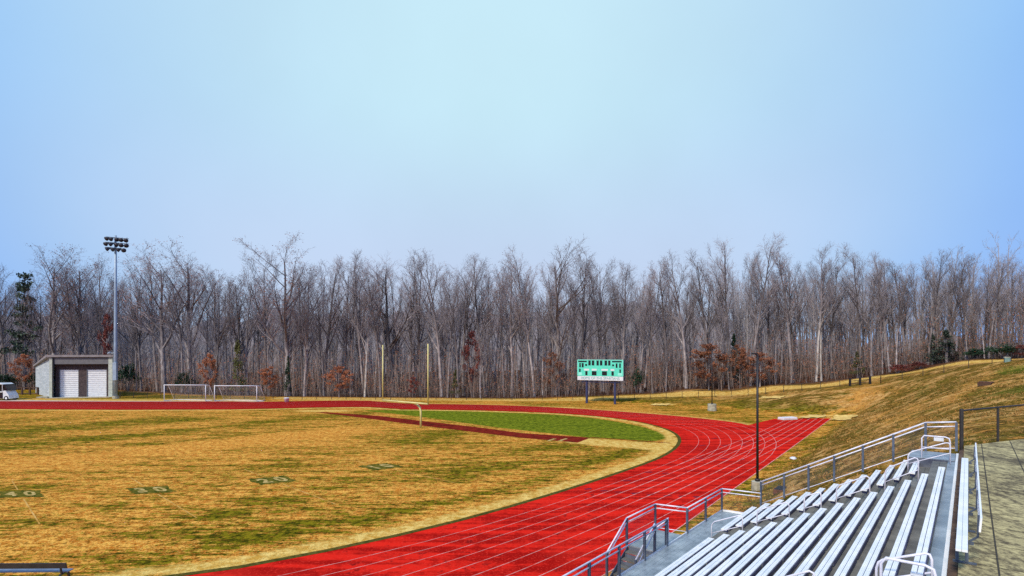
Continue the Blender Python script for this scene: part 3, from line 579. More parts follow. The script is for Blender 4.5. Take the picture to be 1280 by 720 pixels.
# guards round the two landings
def guard_hoop(s, ta, tb, z, h=1.0, name='landing_guard'):
    b = MB(); b.tube([Q(s, ta, z-.4), Q(s, ta, z+h-.1), Q(s, ta+.07, z+h), Q(s, tb-.14, z+h), Q(s, tb-.03, z+h-.04), Q(s, tb, z+h-.16), Q(s, tb, z)], .024, 8)
    b.tube([Q(s, ta, z+h*.48), Q(s, tb, z+h*.48)], .02, 8); return b.build(name, M['pipe'], stand, True)
def slope_hoop(s, ta, za, tb, zb_, h=.6):
    b = MB(); P = lambda f, hh: Q(s, ta+(tb-ta)*f, za+(zb_-za)*f+hh)
    b.tube([P(0, 0), P(0, h-.12), P(.04, h-.03), P(.12, h), P(.88, h), P(.96, h-.03), P(1, h-.12), P(1, 0)], .021, 8); b.tube([P(0, h*.5), P(1, h*.5)], .018, 6); b.build('aisle_handrail', M['pipe'], stand, True)
slope_hoop(12.1, -1.5, 4.35, -.70, 4.67, .66); slope_hoop(25.7, -2.0, 4.15, -.74, 4.67, .8)
guard_hoop(26.5, -1.62, -.76, 4.70, .82)
guard_hoop(11.45, -1.36, -.62, 4.67, .62)
b = MB(); sbox(b, 26.46, 26.48, -1.25, -.95, 5.36, 5.49); b.build('notice_plate', M['white'], stand)
# ------------------------------------------------------------------ concrete walkway behind the stand
def walk_material():
    m = bpy.data.materials.new('weathered_walkway_concrete'); t = NT(m); v = t.obj(); vm = t.mapping(v, -(PI/2-A), (1.0, .55, 1))
    a = t.noise(vm, 4.2, 8, .8); c = t.noise(v, 9, 4, .7); big = t.noise(v, .4, 3, .5)
    s = t.math('MULTIPLY_ADD', c, .35, a); s = t.math('MULTIPLY_ADD', big, .3, s)
    col = t.ramp(t.smooth(s, .62, 1.02), [(0, (.075, .058, .035)), (.35, (.19, .155, .08)), (.6, (.36, .30, .145)), (1, (.6, .51, .24))])
    t.bsdf(col, .9, 0, c, .25, .01, .2); return m
M['walk'] = walk_material()
M['joint'] = mat('dark_joint', (.035, .03, .018), (.06, .05, .03), 8, .95)
M['dirt'] = mat('brown_dirt', (.14, .085, .05), (.06, .03, .02), 3, .95)
WZ = 4.9
b = MB(); poly = [st(-7, -.36), st(29.35, -.36), st(41.4, 6), st(-7, 6)]; b.hexa([(p[0], p[1], 4.6) for p in poly], [(p[0], p[1], WZ) for p in poly]); tag(b.build('walkway', M['walk']), kind='structure')
b = MB()
def far_s(t): return 29.35+(t+.36)*1.893
for t in (.2, 1.17, 2.4, 3.6, 4.8): strip(b, [st(-7, t), st(far_s(t)-.05, t)], .028, WZ+.004)
for k in range(26):
    s = -6.5+k*1.42; t0 = -.34 if s < 29.2 else -.36+(s-29.35)/1.893+.05
    if t0 < 5.5: strip(b, [st(s, t0), st(s+.25, 5.95)], .016, WZ+.0042)
tag(b.build('walkway_joints', M['joint']), kind='structure')
b = MB(); P = [st(-7, -.52), st(28.6, -.52), st(29.3, -.37), st(-7, -.37)]; b.face(*[(p[0], p[1], 4.78) for p in P]); tag(b.build('dirt_strip', M['dirt']), kind='structure')
# bench with a backrest on the walkway
bench = empty('backed_bench', st(17.8, -.25, WZ), PI/2-A, 'long aluminium bench with a backrest plank on the concrete walkway behind the grandstand', 'bench')
def B2(s, t, z): return (KS*(s-17.8), -KT*(t+.25), z)
def bbox(b, s0, s1, t0, t1, z0, z1): b.box(KS*(s0-17.8), KS*(s1-17.8), -KT*(t1+.25), -KT*(t0+.25), z0, z1)
b = MB()
for k in range(2): bbox(b, 12.55, 23.0, -.39+k*.085, -.39+k*.085+.08, .40, .44)
b.build('seat', M['seat'], bench)
b = MB(); b.hexa([B2(13.0, -.075, .66), B2(23.3, -.075, .66), B2(23.3, -.045, .66), B2(13.0, -.045, .66)], [B2(13.0, -.055, .90), B2(23.3, -.055, .90), B2(23.3, -.025, .90), B2(13.0, -.025, .90)]); b.build('backrest', M['seat'], bench)
for k in range(5):
    s = 13.3+k*2.3; b = MB(); b.bar(B2(s, -.38, .02), B2(s, -.38, .39), .05, .05); b.bar(B2(s, -.24, .02), B2(s, -.24, .39), .05, .05); b.bar(B2(s, -.4, .37), B2(s, -.14, .37), .04, .05); b.bar(B2(s, -.24, .37), B2(s, -.085, .50), .03, .03); b.bar(B2(s, -.085, .50), B2(s, -.075, .88), .03, .03); b.bar(B2(s, -.44, .02), B2(s, -.1, .02), .05, .03); b.build('leg_frame', M['post'], bench)
# black chain-link fence closing the far end of the walkway
def fence(name, pts, h, label, cat, pm, wm, spacing, pr=.03, rail_r=.025, cell=.09, wr=.003, bottom=False, mesh=True, extra_h={}):
    base = pts[0]; root = empty(name, base, 0, label, cat); o = np.array(base, float)
    P = [np.array(p, float) for p in pts]; seg = [np.linalg.norm((P[i+1]-P[i])[:2]) for i in range(len(P)-1)]; L = sum(seg); n = max(1, round(L/spacing)); posts = []
    for k in range(n+1):
        d = L*k/n; i = 0
        while i < len(seg)-1 and d > seg[i]: d -= seg[i]; i += 1
        p = P[i]+(P[i+1]-P[i])*min(1, d/seg[i]); posts.append(p)
    for k, p in enumerate(posts):
        b = MB(o); rr = pr*(1.5 if k in (0, n) else 1); b.tube([p-[0, 0, .2], p+[0, 0, h+(.06 if k in (0, n) else 0)]], rr, 6); b.build('post', pm, root)
    b = MB(o); b.tube([p+[0, 0, h] for p in posts], rail_r, 6)
    if bottom: b.tube([p+[0, 0, .1] for p in posts], rail_r*.8, 5)
    b.build('rail', pm, root)
    if mesh:
        b = MB(o)
        for i in range(len(posts)-1):
            a, c = posts[i], posts[i+1]; mesh_panel(b, a+[0, 0, .05], c+[0, 0, .05], h-.05, cell, wr)
        b.build('mesh', wm, root)
    return root
pA, pB, pC = st(29.5, -.45, 4.85), st(31.8, .77, 4.88), st(41.0, 5.6, 5.0)
fence('chain_link_fence', [pA, pB, pC], 1.42, 'black chain-link fence closing the far end of the concrete walkway beside the grandstand', 'fence', M['blackfence'], M['blackfence'], 2.55, .045, .035, .1, .0025)
# ------------------------------------------------------------------ football goal
gp = at(526, 534); L_, R_ = at(478.5, 500.3, 2.8), at(535, 505, 2.8); o = gp
goal = empty('football_goal', gp, 0, 'yellow gooseneck football goal post at the far end of the tan playing field', 'goal post')
mid = (L_+R_)/2
b = MB(o); arm = mid-gp; arm[2] = 0
b.tube([gp-[0, 0, .1], gp+[0, 0, 1.75], gp+arm*.06+[0, 0, 2.25], gp+arm*.25+[0, 0, 2.6], gp+arm*.5+[0, 0, 2.74], mid-[0, 0, .05]], .12, 10); b.build('gooseneck', M['yellow'], goal, True)
b = MB(o); b.tube([L_, R_], .1, 10); b.build('crossbar', M['yellow'], goal, True)
for P, zt in ((L_, 9.45), (R_, 9.5)):
    b = MB(o); b.tube([P-[0, 0, .1], (P[0], P[1], zt)], .075, 8); b.build('upright', M['yellow'], goal, True)
# ------------------------------------------------------------------ scoreboard
sbp = at(750, 504.8); RZ = -R(24)
sb = empty('scoreboard', sbp, RZ, 'turquoise electronic scoreboard on two dark posts behind the bend of the track', 'scoreboard')
mpx = sbp[1]/CAM_F; bw = 54.5*mpx/math.cos(RZ)*.985; zb, zt_ = CAM_H-(475.6-440)*mpx, CAM_H-(449.6-440)*mpx; bh = zt_-zb
M['teal'] = mat('turquoise_panel', (.13, .80, .58), (.10, .70, .52), .8, .4)
M['tealedge'] = mat('light_turquoise_trim', (.35, .92, .78), (.3, .85, .7), 2, .4)
M['sbside'] = mat('navy_cabinet', (.02, .03, .10), (.03, .04, .12), 2, .5)
M['tealtext'] = mat('turquoise_lettering', (.03, .36, .36), (.03, .32, .32), 4, .5)
M['greytext'] = mat('grey_lettering', (.3, .42, .42), (.3, .4, .4), 4, .5)
b = MB(); b.box(-bw/2, bw/2, 0, .9, zb, zt_); b.build('cabinet', M['sbside'], sb)
b = MB(); b.box(-bw/2+.02, bw/2-.02, -.03, -.002, zb+bh*.205, zt_-.02); b.build('face_panel', M['teal'], sb)
b = MB(); b.box(-bw/2+.02, bw/2-.02, -.032, -.002, zb+.02, zb+bh*.2); b.build('sponsor_strip', M['white'], sb)
def fr(x0, y0, x1, y1, d=.05): return (-bw/2+(x0-140)/970*bw, -bw/2+(x1-140)/970*bw, -d-.032, -.033, zb+(630-y1)/450*bh, zb+(630-y0)/450*bh)
b = MB()
for x in ((140, 180, 1110, 190), (140, 180, 150, 530), (1100, 180, 1110, 530)): b.box(*fr(*x, .03))
b.build('frame', M['tealedge'], sb)
for x in ((378, 198, 428, 305), (452, 198, 505, 305), (552, 198, 600, 305), (625, 198, 675, 305), (722, 198, 775, 305), (797, 198, 845, 305), (182, 255, 215, 350), (235, 255, 278, 350), (955, 258, 990, 352), (1025, 258, 1058, 352), (178, 380, 212, 450), (1030, 385, 1060, 460), (312, 430, 360, 520), (452, 430, 552, 520), (668, 430, 772, 520), (866, 430, 915, 520), (310, 275, 350, 318), (880, 280, 920, 318), (160, 205, 345, 236), (878, 205, 1078, 236)):
    b = MB(); b.box(*fr(*x, .012)); b.build('digit_window', M['glass_dark'], sb)
for x in ((285, 380, 395, 418), (450, 380, 555, 418), (655, 380, 790, 418), (848, 380, 925, 418)):
    b = MB(); b.box(*fr(*x, .010)); b.build('caption_plate', M['white'], sb)
for x in ((578, 398, 610, 412), (165, 460, 235, 520), (1000, 465, 1080, 520)): b = MB(); b.box(*fr(*x, .008)); b.build('caption_plate', M['tealedge'], sb)
for txt, x, size, mm in (('HOME OF THE SPARTANS', 625, .50, 'tealtext'),):
    m = text_mesh(txt, size*bh/3.4*1.15)
    wx = max(v.co.x for v in m.vertices)*2; kx_ = bw*.84/wx
    for vv in m.vertices: vv.co.x *= kx_
    X = -bw/2+(x-140)/970*bw; Z = zb+bh*.1
    for vv in m.vertices: c = vv.co.copy(); vv.co = (X+c.x, -.045, Z+c.y)
    m.materials.clear(); m.materials.append(M[mm]); o_ = bpy.data.objects.new('lettering', m); C.objects.link(o_); o_.parent = sb
for px in (-.305, .31):
    b = MB(); b.box(px*bw-.16, px*bw+.16, .25, .6, -.3, zb-.003); b.build('post', M['sbside'], sb)
b = MB(); b.box(-bw*.42, bw*.42, .3, .55, zb-.35, zb-.2); b.build('beam', M['sbside'], sb)
# ------------------------------------------------------------------ equipment shed
c0 = at(61.5, 497.3); c1 = at_depth(140.5, 496.3, 107.3)

ex = (c1-c0)[:2]; Lx = np.linalg.norm(ex); ang = math.atan2(ex[1], ex[0])
shed = empty('storage_shed', (c0[0], c0[1], gz(c0[0], c0[1])), ang, 'grey block storage shed with two white roll-up doors and a sloping roof across the track', 'shed')
def block_material():
    m = bpy.data.materials.new('grey_block_wall'); t = NT(m); v = t.obj(); br = t.new('ShaderNodeTexBrick'); 
    sep = t.new('ShaderNodeSeparateXYZ'); t.put(sep, 0, v); cmb = t.new('ShaderNodeCombineXYZ'); t.put(cmb, 0, t.math('ADD', sep.outputs[0], sep.outputs[1])); t.put(cmb, 1, sep.outputs[2])
    t.put(br, 'Vector', cmb.outputs[0]); br.inputs['Scale'].default_value = 1; br.inputs['Brick Width'].default_value = .6; br.inputs['Row Height'].default_value = .3; br.inputs['Mortar Size'].default_value = .02
    br.inputs['Color1'].default_value = (.52, .58, .62, 1); br.inputs['Color2'].default_value = (.36, .42, .46, 1); br.inputs['Mortar'].default_value = (.25, .28, .3, 1)
    n = t.noise(v, 1.5, 4, .6); t.bsdf(t.mix(t.math('MULTIPLY', t.smooth(n, .4, .7), .4), br.outputs[0], (.66, .7, .72)), .9); return m
M['block'] = block_material()
M['brick'] = mat('dark_brown_brick', (.045, .032, .034), (.10, .07, .07), 3.5, .9)
M['fascia'] = mat('grey_fascia', (.17, .17, .18), (.13, .13, .14), 1.5, .7)
M['roof'] = mat('grey_roof_sheet', (.30, .27, .27), (.22, .2, .2), 1.5, .6)
M['quoin'] = mat('pale_corner_block', (.62, .66, .55), (.42, .47, .42), 2.6, .85)
mp = c0[1]/CAM_F; Hf = (497.5-447)*mp; Hb = Hf*.74; D = 13.0
exv = ex/Lx; eyv = np.array([-exv[1], exv[0]]); kx = (44.5-640)/CAM_F; base_ = c0[:2]+eyv*D; SK = (kx*base_[1]-base_[0])/(exv[0]-kx*exv[1])/(D-.9)     # side walls not quite square to the front
lz = lambda v: (497.5-v)*mp
X = lambda u: (u-61.5)/79.0*Lx
sk = lambda pts: [(x+SK*max(0, y-.9), y, z) for x, y, z in pts]
b = MB(); b.hexa(sk([(0, .35, 0), (X(66), .35, 0), (X(66), D, 0), (0, D, 0)]), sk([(0, .35, Hf), (X(66), .35, Hf), (X(66), D, Hb), (0, D, Hb)])); b.build('side_wall', M['block'], shed)
b = MB(); b.box(-.02, X(65.5), 0, .345, 0, Hf-.02); b.build('corner_pier', M['quoin'], shed)
b = MB(); b.box(X(135.3), Lx, 0, .9, 0, Hf-.02); b.build('corner_pier', M['quoin'], shed)
b = MB(); b.hexa(sk([(X(135.5), .91, 0), (Lx-.02, .91, 0), (Lx-.02, D, 0), (X(135.5), D, 0)]), sk([(X(135.5), .91, Hf), (Lx-.02, .91, Hf), (Lx-.02, D, Hb), (X(135.5), D, Hb)])); b.build('side_wall', M['block'], shed)
b = MB(); b.hexa(sk([(X(66)+.01, D-.3, 0), (X(135.2), D-.3, 0), (X(135.2), D, 0), (X(66)+.01, D, 0)]), sk([(X(66)+.01, D-.3, Hb-.05), (X(135.2), D-.3, Hb-.05), (X(135.2), D, Hb-.05), (X(66)+.01, D, Hb-.05)])); b.build('back_wall', M['block'], shed)
dx = [(70.8, 94.3), (105.2, 130)]; zd = lz(462.5)
b = MB(); yb = .95
b.box(X(65.6), X(135.2), yb, yb+.3, zd, Hf-.1)
for u0, u1 in ((65.6, dx[0][0]), (dx[0][1], dx[1][0]), (dx[1][1], 135.2)): b.box(X(u0), X(u1), yb, yb+.3, 0, zd-.002)
b.build('front_wall', M['brick'], shed)
for u0, u1 in dx:
    b = MB(); x0, x1 = X(u0)+.03, X(u1)-.03; n = 14
    for k in range(n):
        z0, z1 = zd*k/n, zd*(k+1)/n; b.hexa([(x0, yb+.06, z0), (x1, yb+.06, z0), (x1, yb+.2, z0), (x0, yb+.2, z0)], [(x0, yb+.11, z1-.02), (x1, yb+.11, z1-.02), (x1, yb+.2, z1-.001), (x0, yb+.2, z1-.001)])
    d = b.build('roller_door', M['white'], shed)
    for xa, xb in ((x0-.1, x0-.005), (x1+.005, x1+.1)): b = MB(); b.box(xa, xb, yb-.03, yb+.1, 0, zd+.1); b.build('door_track', M['fascia'], d)
b = MB(); b.box(X(65.6), X(135.2), .02, .3, lz(455.5), Hf-.04); b.build('fascia', M['fascia'], shed)
b = MB(); k_ = (Hb-Hf)/D
b.hexa(sk([(-.35, -.35, Hf+.02-k_*.35), (Lx+.3, -.35, Hf+.02-k_*.35), (Lx+.3, D+.4, Hb+.02+k_*.4), (-.35, D+.4, Hb+.02+k_*.4)]), sk([(-.35, -.35, Hf+.42-k_*.35), (Lx+.3, -.35, Hf+.42-k_*.35), (Lx+.3, D+.4, Hb+.3+k_*.4), (-.35, D+.4, Hb+.3+k_*.4)])); b.build('roof', M['roof'], shed)
b = MB(); b.tube([(X(66.4), -.1, .1), (X(66.4), -.1, Hf)], .12, 8); b.build('downpipe', M['black'], shed)
b = MB(); b.box(-1.9, -.1, -.4, 2.4, -.1, .22); b.build('step', M['concrete'], shed)
b = MB(); b.box(.1, Lx, -1.6, .93, -.1, .05); b.build('apron', M['concrete'], shed)
b = MB(); b.hexa(sk([(-.06, 2.2, 0), (-.025, 2.2, 0), (-.025, 3.3, 0), (-.06, 3.3, 0)]), sk([(-.06, 2.2, 2.3), (-.025, 2.2, 2.3), (-.025, 3.3, 2.3), (-.06, 3.3, 2.3)])); b.build('side_door', M['sbside'], shed)
# ------------------------------------------------------------------ stadium light mast
mbase = at(144.5, 498.2); o = mbase; m_ = mbase[1]/CAM_F; ztop = CAM_H+(440-296)*m_
mast = empty('light_mast', mbase, 0, 'tall steel floodlight mast with three crossarms of lamps beside the storage shed', 'floodlight mast')
b = MB(o); b.tube([mbase-[0, 0, .5], mbase+[0, 0, 10], mbase+[0, 0, 20], (mbase[0], mbase[1], ztop+.25)], [.36, .30, .25, .19], 10); b.build('pole', M['mast'], mast, True)
b = MB(o); b.tube([mbase-[0, 0, .4], mbase+[0, 0, .5]], .55, 12); b.build('footing', M['concrete'], mast)
b = MB(o); b.box(mbase[0]-.05, mbase[0]+.62, mbase[1]-.75, mbase[1]-.3, (498-475)*m_, (498-453)*m_); b.build('control_box', M['mast'], mast, bevel=.03)
b = MB(o); b.tube([mbase+[-.1, -.2, (498-441)*m_], mbase+[-.9, -.4, (498-441.5)*m_]], .06, 6); b.tube([mbase+[-.7, -.4, (498-440)*m_], mbase+[-1.1, -.4, (498-441.8)*m_]], .16, 8); b.build('horn', M['mast'], mast)
rows = ((298.2, (137.5, 142.6, 149.3, 154.3, 160.4), 296.6), (304.8, (136.2, 142.4, 149.3, 154.2, 160.3), 303.0), (311.2, (138.2, 145.0, 151.9, 157.0), 309.4))
for vrow, us, va in rows:
    za = CAM_H+(440-va)*m_; b = MB(o); b.bar((mbase[0]+(us[0]-148)*m_-.3+.5, mbase[1]-.3, za), (mbase[0]+(us[-1]-148)*m_+.8, mbase[1]-.3, za-.35), .09, .1); b.build('crossarm', M['lamp'], mast)
    for q, u in enumerate(us):
        x = mbase[0]+(u-148)*m_+.5; z = CAM_H+(440-vrow)*m_-.08*q; y = mbase[1]-.55
        d = np.array([random.uniform(-.5, .5)+(.35 if q > 2 else -.15), -.75, -.55]); d /= np.linalg.norm(d); p = np.array([x, y, z])
        b = MB(o); b.tube([p-d*.34, p-d*.18, p+d*.05, p+d*.34, p+d*.38], [.10, .19, .30, .40, .41], 12); b.bar(p-d*.25, (x, mbase[1]-.3, za-.1), .07, .07); b.build('lamp', M['lamp'], mast, True)
# ------------------------------------------------------------------ slender black lamp posts
def lamp_post(u, v, vtop, label, r, bx=.35, bh=.55):
    p = gnd(u, v); m1 = p[1]/CAM_F; zt = CAM_H+(440-vtop)*m1; root = empty('lamp_post', p, 0, label, 'lamp post', 'slim black lamp posts'); 
    b = MB(p); b.lathe(p-[0, 0, .3], [(bx, 0), (bx, bh+.28), (bx-.05, bh+.3)], 12); b.build('footing', M['concrete'], root)
    b = MB(p); b.tube([p+[0, 0, bh-.01], (p[0], p[1], zt-.05)], [r, r*.75], 8); b.lathe(p+[0, 0, bh], [(r*1.8, 0), (r*1.8, .12), (r*1.1, .16)], 8); b.build('pole', M['black'], root, True)
    b = MB(p); b.bar((p[0], p[1], zt-.1), (p[0]-.16, p[1]-.1, zt-.04), .05, .05); b.box(p[0]-.36, p[0]-.10, p[1]-.16, p[1]+.06, zt-.08, zt+.02); b.build('lamp_head', M['black'], root)
lamp_post(946.8, 613, 441.5, 'black lamp post on a concrete footing between the grandstand rail and the red track', .085)
lamp_post(890, 513.6, 438.5, 'distant thin black lamp post on a concrete footing near the outside of the track bend', .08, .62, 1.0)
# ------------------------------------------------------------------ soccer goals
def soccer_goal(u0, u1, v, vt, label):
    p0, p1 = at(u0, v), at(u1, v+.3); root = empty('soccer_goal', (p0+p1)/2, 0, label, 'soccer goal', 'white soccer goals by the fence'); o = (p0+p1)/2
    h = (v-vt)*p0[1]/CAM_F; bk = np.array([.75, 1.7, 0]); tb = np.array([.3, .7, 0]); r = .075
    for p in (p0, p1):
        b = MB(o); b.tube([p, p+[0, 0, h]], r, 8); b.build('post', M['white'], root, True)
    b = MB(o); b.tube([p0+[-r, 0, h], p1+[r, 0, h]], r, 8); b.build('crossbar', M['white'], root, True)
    b = MB(o); b.tube([p0+[0, 0, .06], p0+bk+[0, 0, .06], p1+bk+[0, 0, .06], p1+[0, 0, .06]], .08, 8); b.build('base_frame', M['white'], root, True)
    for p in (p0, p1):
        b = MB(o); b.tube([p+[0, 0, h], p+tb+[0, 0, h-.05], p+tb*1.2+[0, 0, h-.5], p+bk+[0, 0, .06]], .05, 6); b.build('back_stay', M['white'], root, True)
    b = MB(o); n = 26
    for k in range(n+1):
        f = k/n; q = p0+(p1-p0)*f; b.bar(q+tb+[0, 0, h-.05], q+bk+[0, 0, .08], .012, .012)
    for k in range(12):
        f = k/11; a = tb+(bk-tb)*f+np.array([0, 0, (h-.05)*(1-f)+.08*f]); b.bar(p0+a, p1+a, .012, .012)
    b.build('net', M['net'], root)
soccer_goal(205.3, 257, 501.3, 481.2, 'left of the two white soccer goals standing across the track, nearer the floodlight mast')
soccer_goal(268.3, 321, 501.6, 482.2, 'right of the two white soccer goals standing across the track, nearer the white bin')
# white bin
p = at(358.3, 502.6); root = empty('plastic_bin', p, 0, 'small white plastic bin on the far edge of the track right of the soccer goals', 'bin'); b = MB(p)
b.lathe(p, [(.34, 0), (.42, .62), (.46, .66)], 12); b.build('tub', M['white'], root, True); b = MB(p); b.lathe(p+[0, 0, .665], [(.48, 0), (.48, .06), (.3, .12)], 12); b.build('lid', M['white'], root, True)
# ------------------------------------------------------------------ white utility cart at the left edge
p = at(6, 500.0); q = p[1]/CAM_F; root = empty('utility_cart', p, 0, 'white utility cart with roof and dark interior at the left edge of the track', 'cart'); o = p
cz = lambda v: (500.0-v)*q
cx = lambda u: (u-6)*q
M['cartwhite'] = mat('white_cart_body', (.78, .82, .8), (.66, .7, .7), 1.5, .35)
def prism(b, prof, y0, y1): b.hexa([(x, y0, z) for x, z in prof], [(x, y1, z) for x, z in prof])
b = MB(); prism(b, [(cx(-22), cz(497.5)), (cx(-22), cz(490)), (cx(9), cz(489)), (cx(9), cz(488)), (cx(12.5), cz(488)), (cx(16.5), cz(494)), (cx(17.5), cz(498))], -.9, 1.1); b.build('body', M['cartwhite'], root, bevel=.06)
b = MB(); prism(b, [(cx(-20), cz(497)), (cx(-20), cz(490.8)), (cx(9.2), cz(490)), (cx(9.4), cz(497.6))], -.93, -.903); b.build('shaded_side_panel', M['glass_dark'], root)  # dark sheet painted for the shadowed lower side of the cart
b = MB(); prism(b, [(cx(-22), cz(480.3)), (cx(-22), cz(478.8)), (cx(7), cz(478.6)), (cx(10), cz(480.2))], -1.05, 1.25); b.build('roof', M['cartwhite'], root, bevel=.05)
b = MB(); b.box(cx(-20), cx(8), -.2, 1.0, cz(489), cz(481)); b.build('seat', M['glass_dark'], root)
for u in (-18, -6, 9):
    for y in (-.95, 1.1):
        b = MB(); b.bar((cx(u), y, cz(489)), (cx(u), y, cz(480)), .07, .07); b.build('roof_post', M['cartwhite'], root)
b = MB(); b.hexa([(cx(10), -1.0, cz(480.2)), (cx(10.9), -1.0, cz(480)), (cx(10.9), 1.2, cz(480)), (cx(10), 1.2, cz(480.2))], [(cx(13.4), -.9, cz(488)), (cx(14.8), -.9, cz(487)), (cx(14.8), 1.1, cz(487)), (cx(13.4), 1.1, cz(488))]); b.build('windscreen', M['glass_dark'], root)
for u in (13.5, -14):
    for y in (-.78, .85):
        b = MB(); b.tube([(cx(u), y-.17, cz(497.2)), (cx(u), y+.17, cz(497.2))], cz(497.2), 16); w = b.build('wheel', M['rubber'], root, True); b = MB(); b.tube([(cx(u), y-.18, cz(497.2)), (cx(u), y+.18, cz(497.2))], cz(497.2)*.5, 12); b.build('rim', M['white'], w)
# ------------------------------------------------------------------ team bench at the bottom left
p = np.array([-19.2, 20.6, 0.0]); root = empty('team_bench', p, 0, 'dark team bench with a backrest seen from behind at the bottom left of the field', 'bench'); 
b = MB(); b.hexa([(-4, -.02, .60), (2.73, .10, .60), (2.73, .15, .60), (-4, .03, .60)], [(-4, -.07, .81), (2.73, .05, .81), (2.73, .10, .81), (-4, -.02, .81)]); b.build('backrest', M['navy'], root)
b = MB(); b.hexa([(-4, .20, .37), (2.6, .32, .37), (2.6, .60, .37), (-4, .48, .37)], [(-4, .20, .41), (2.6, .32, .41), (2.6, .60, .41), (-4, .48, .41)]); b.build('seat', M['blueseat'], root)
for x, y in ((-3.2, .0), (-1.95, .02), (2.45, .1)):
    b = MB(); b.bar((x, y+.02, 0), (x-.05, y+.12, .34), .06, .06); b.bar((x, y+.5, 0), (x, y+.42, .36), .06, .06); b.bar((x, y+.1, .345), (x, y+.44, .345), .05, .05); b.bar((x, y+.12, .34), (x, y+.06, .77), .05, .05); b.build('leg', M['navy'], root)
# ------------------------------------------------------------------ small things on the bank
p = gnd(984.5, 524.6); root = empty('foam_mat', p, .3, 'flat white foam mat lying at the far left corner of the track chute', 'mat'); b = MB(); b.box(-1.1, 1.1, -.5, .5, 0, .32); b.build('pad', M['white'], root, bevel=.06); b = MB(); b.box(-1.14, 1.14, -.54, .54, -.05, .08); b.build('base', M['concrete'], root)
p = gnd(991, 575); b = MB()
rs = random.Random(3)
b.lathe((0, 0, 0), [(.17, 0), (.27, .06), (.24, .15), (.1, .22)], 9); s_ = b.build('white_sack', M['white'], None, True); s_.location = p; s_.rotation_euler = (.2, .1, .5); tag(s_, 'small crumpled white sack lying on the grass bank above the track edge', 'sack')
for i_, v in enumerate(s_.data.vertices): v.co.x += rs.uniform(-.05, .05); v.co.y += rs.uniform(-.05, .05); v.co.z += rs.uniform(-.02, .03)
p = gnd(977, 612.5); root = empty('drain_grate', p, PI/2-A, 'dark low drain inlet on the bank just outside the grandstand end rail', 'drain'); b = MB(); b.box(-.55, .55, -.3, .3, -.2, .1); b.build('frame', M['rust'], root); b = MB()
for k in range(7): b.box(-.5+k*.15, -.42+k*.15, -.26, .26, .1, .13)
b.build('bars', M['black'], root)
p = gnd(1233, 481); root = empty('wooden_pallet', p, .7, 'low reddish brown timber pallet lying on the grass hill near the right edge', 'pallet'); b = MB()
for k in range(5): b.box(-.9, .9, -.5+k*.22, -.34+k*.22, .22, .26)
b.build('slats', M['rust'], root); b = MB()
for x in (-.8, 0, .8): b.box(x-.07, x+.07, -.5, .54, -.1, .215)
b.build('runners', M['wood'], root)
p = gnd(1259, 452.5); root = empty('utility_cabinet', p, -.5, 'small grey-green utility cabinet on top of the hill by the wood', 'cabinet'); b = MB(); b.box(-.3, .3, -.25, .25, -.1, .55); b.build('housing', M['utility'], root, bevel=.03); b = MB(); b.hexa([(-.34, -.3, .552), (.34, -.3, .552), (.34, .3, .552), (-.34, .3, .552)], [(-.3, -.24, .64), (.3, -.24, .64), (.3, .24, .64), (-.3, .24, .64)]); b.build('lid', M['concrete'], root)
# ------------------------------------------------------------------ fences
fence('boundary_fence', FENCE[3:11], 1.15, 'thin chain-link boundary fence running from the scoreboard up along the wood', 'fence', M['blackfence'], M['blackfence'], 2.75, .04, .02, .22, .004)
fence('boundary_fence', FENCE[10:], 1.15, 'thin chain-link boundary fence along the top of the grass hill right of the timber gate', 'fence', M['blackfence'], M['blackfence'], 2.75, .04, .02, .22, .004)
fence('boundary_fence', FENCE[:4], 1.15, 'long dark chain-link fence behind the soccer goals and the football goal post', 'fence', M['blackfence'], M['blackfence'], 2.75, .045, .03, .13, .006)
gp_ = [gnd(1062.5, 482.6), gnd(1075, 481.4), gnd(1087.5, 480.2)]
root = empty('timber_gate', gp_[1], 0, 'short dark timber gate with three thick posts in the boundary fence on the hill', 'gate')
for p in gp_:
    b = MB(gp_[1]); b.bar(p-[0, 0, .2], p+[0, 0, 1.25], .24, .24); b.build('post', M['black'], root)
b = MB(gp_[1])
for h in (.35, .75, 1.08):
    b.bar(gp_[0]+[0, 0, h], gp_[1]+[0, 0, h], .05, .09); b.bar(gp_[1]+[0, 0, h], gp_[2]+[0, 0, h], .05, .09)
b.build('rail', M['wood'], root)
wp = [at_depth(u, v, Y) for u, v, Y in ((-30, 490.5, 113), (22, 491, 113), (34, 491, 113), (47, 491.2, 113))]; wp = [np.array([q[0], q[1], gz(q[0], q[1])]) for q in wp]
root = empty('timber_fence', wp[2], 0, 'dark brown timber fence with a mesh infill between the cart and the shed', 'fence')
for k in range(9):
    f = k/8; p = wp[0]+(wp[3]-wp[0])*f; p[2] = gz(p[0], p[1]); b = MB(wp[2]); b.bar(p-[0, 0, .2], p+[0, 0, 1.5], .28, .28); b.build('post', M['wood'], root)
for h in (.25, 1.42):
    b = MB(wp[2]); b.bar(wp[0]+[0, 0, h], wp[3]+[0, 0, h], .1, .16); b.build('rail', M['wood'], root)
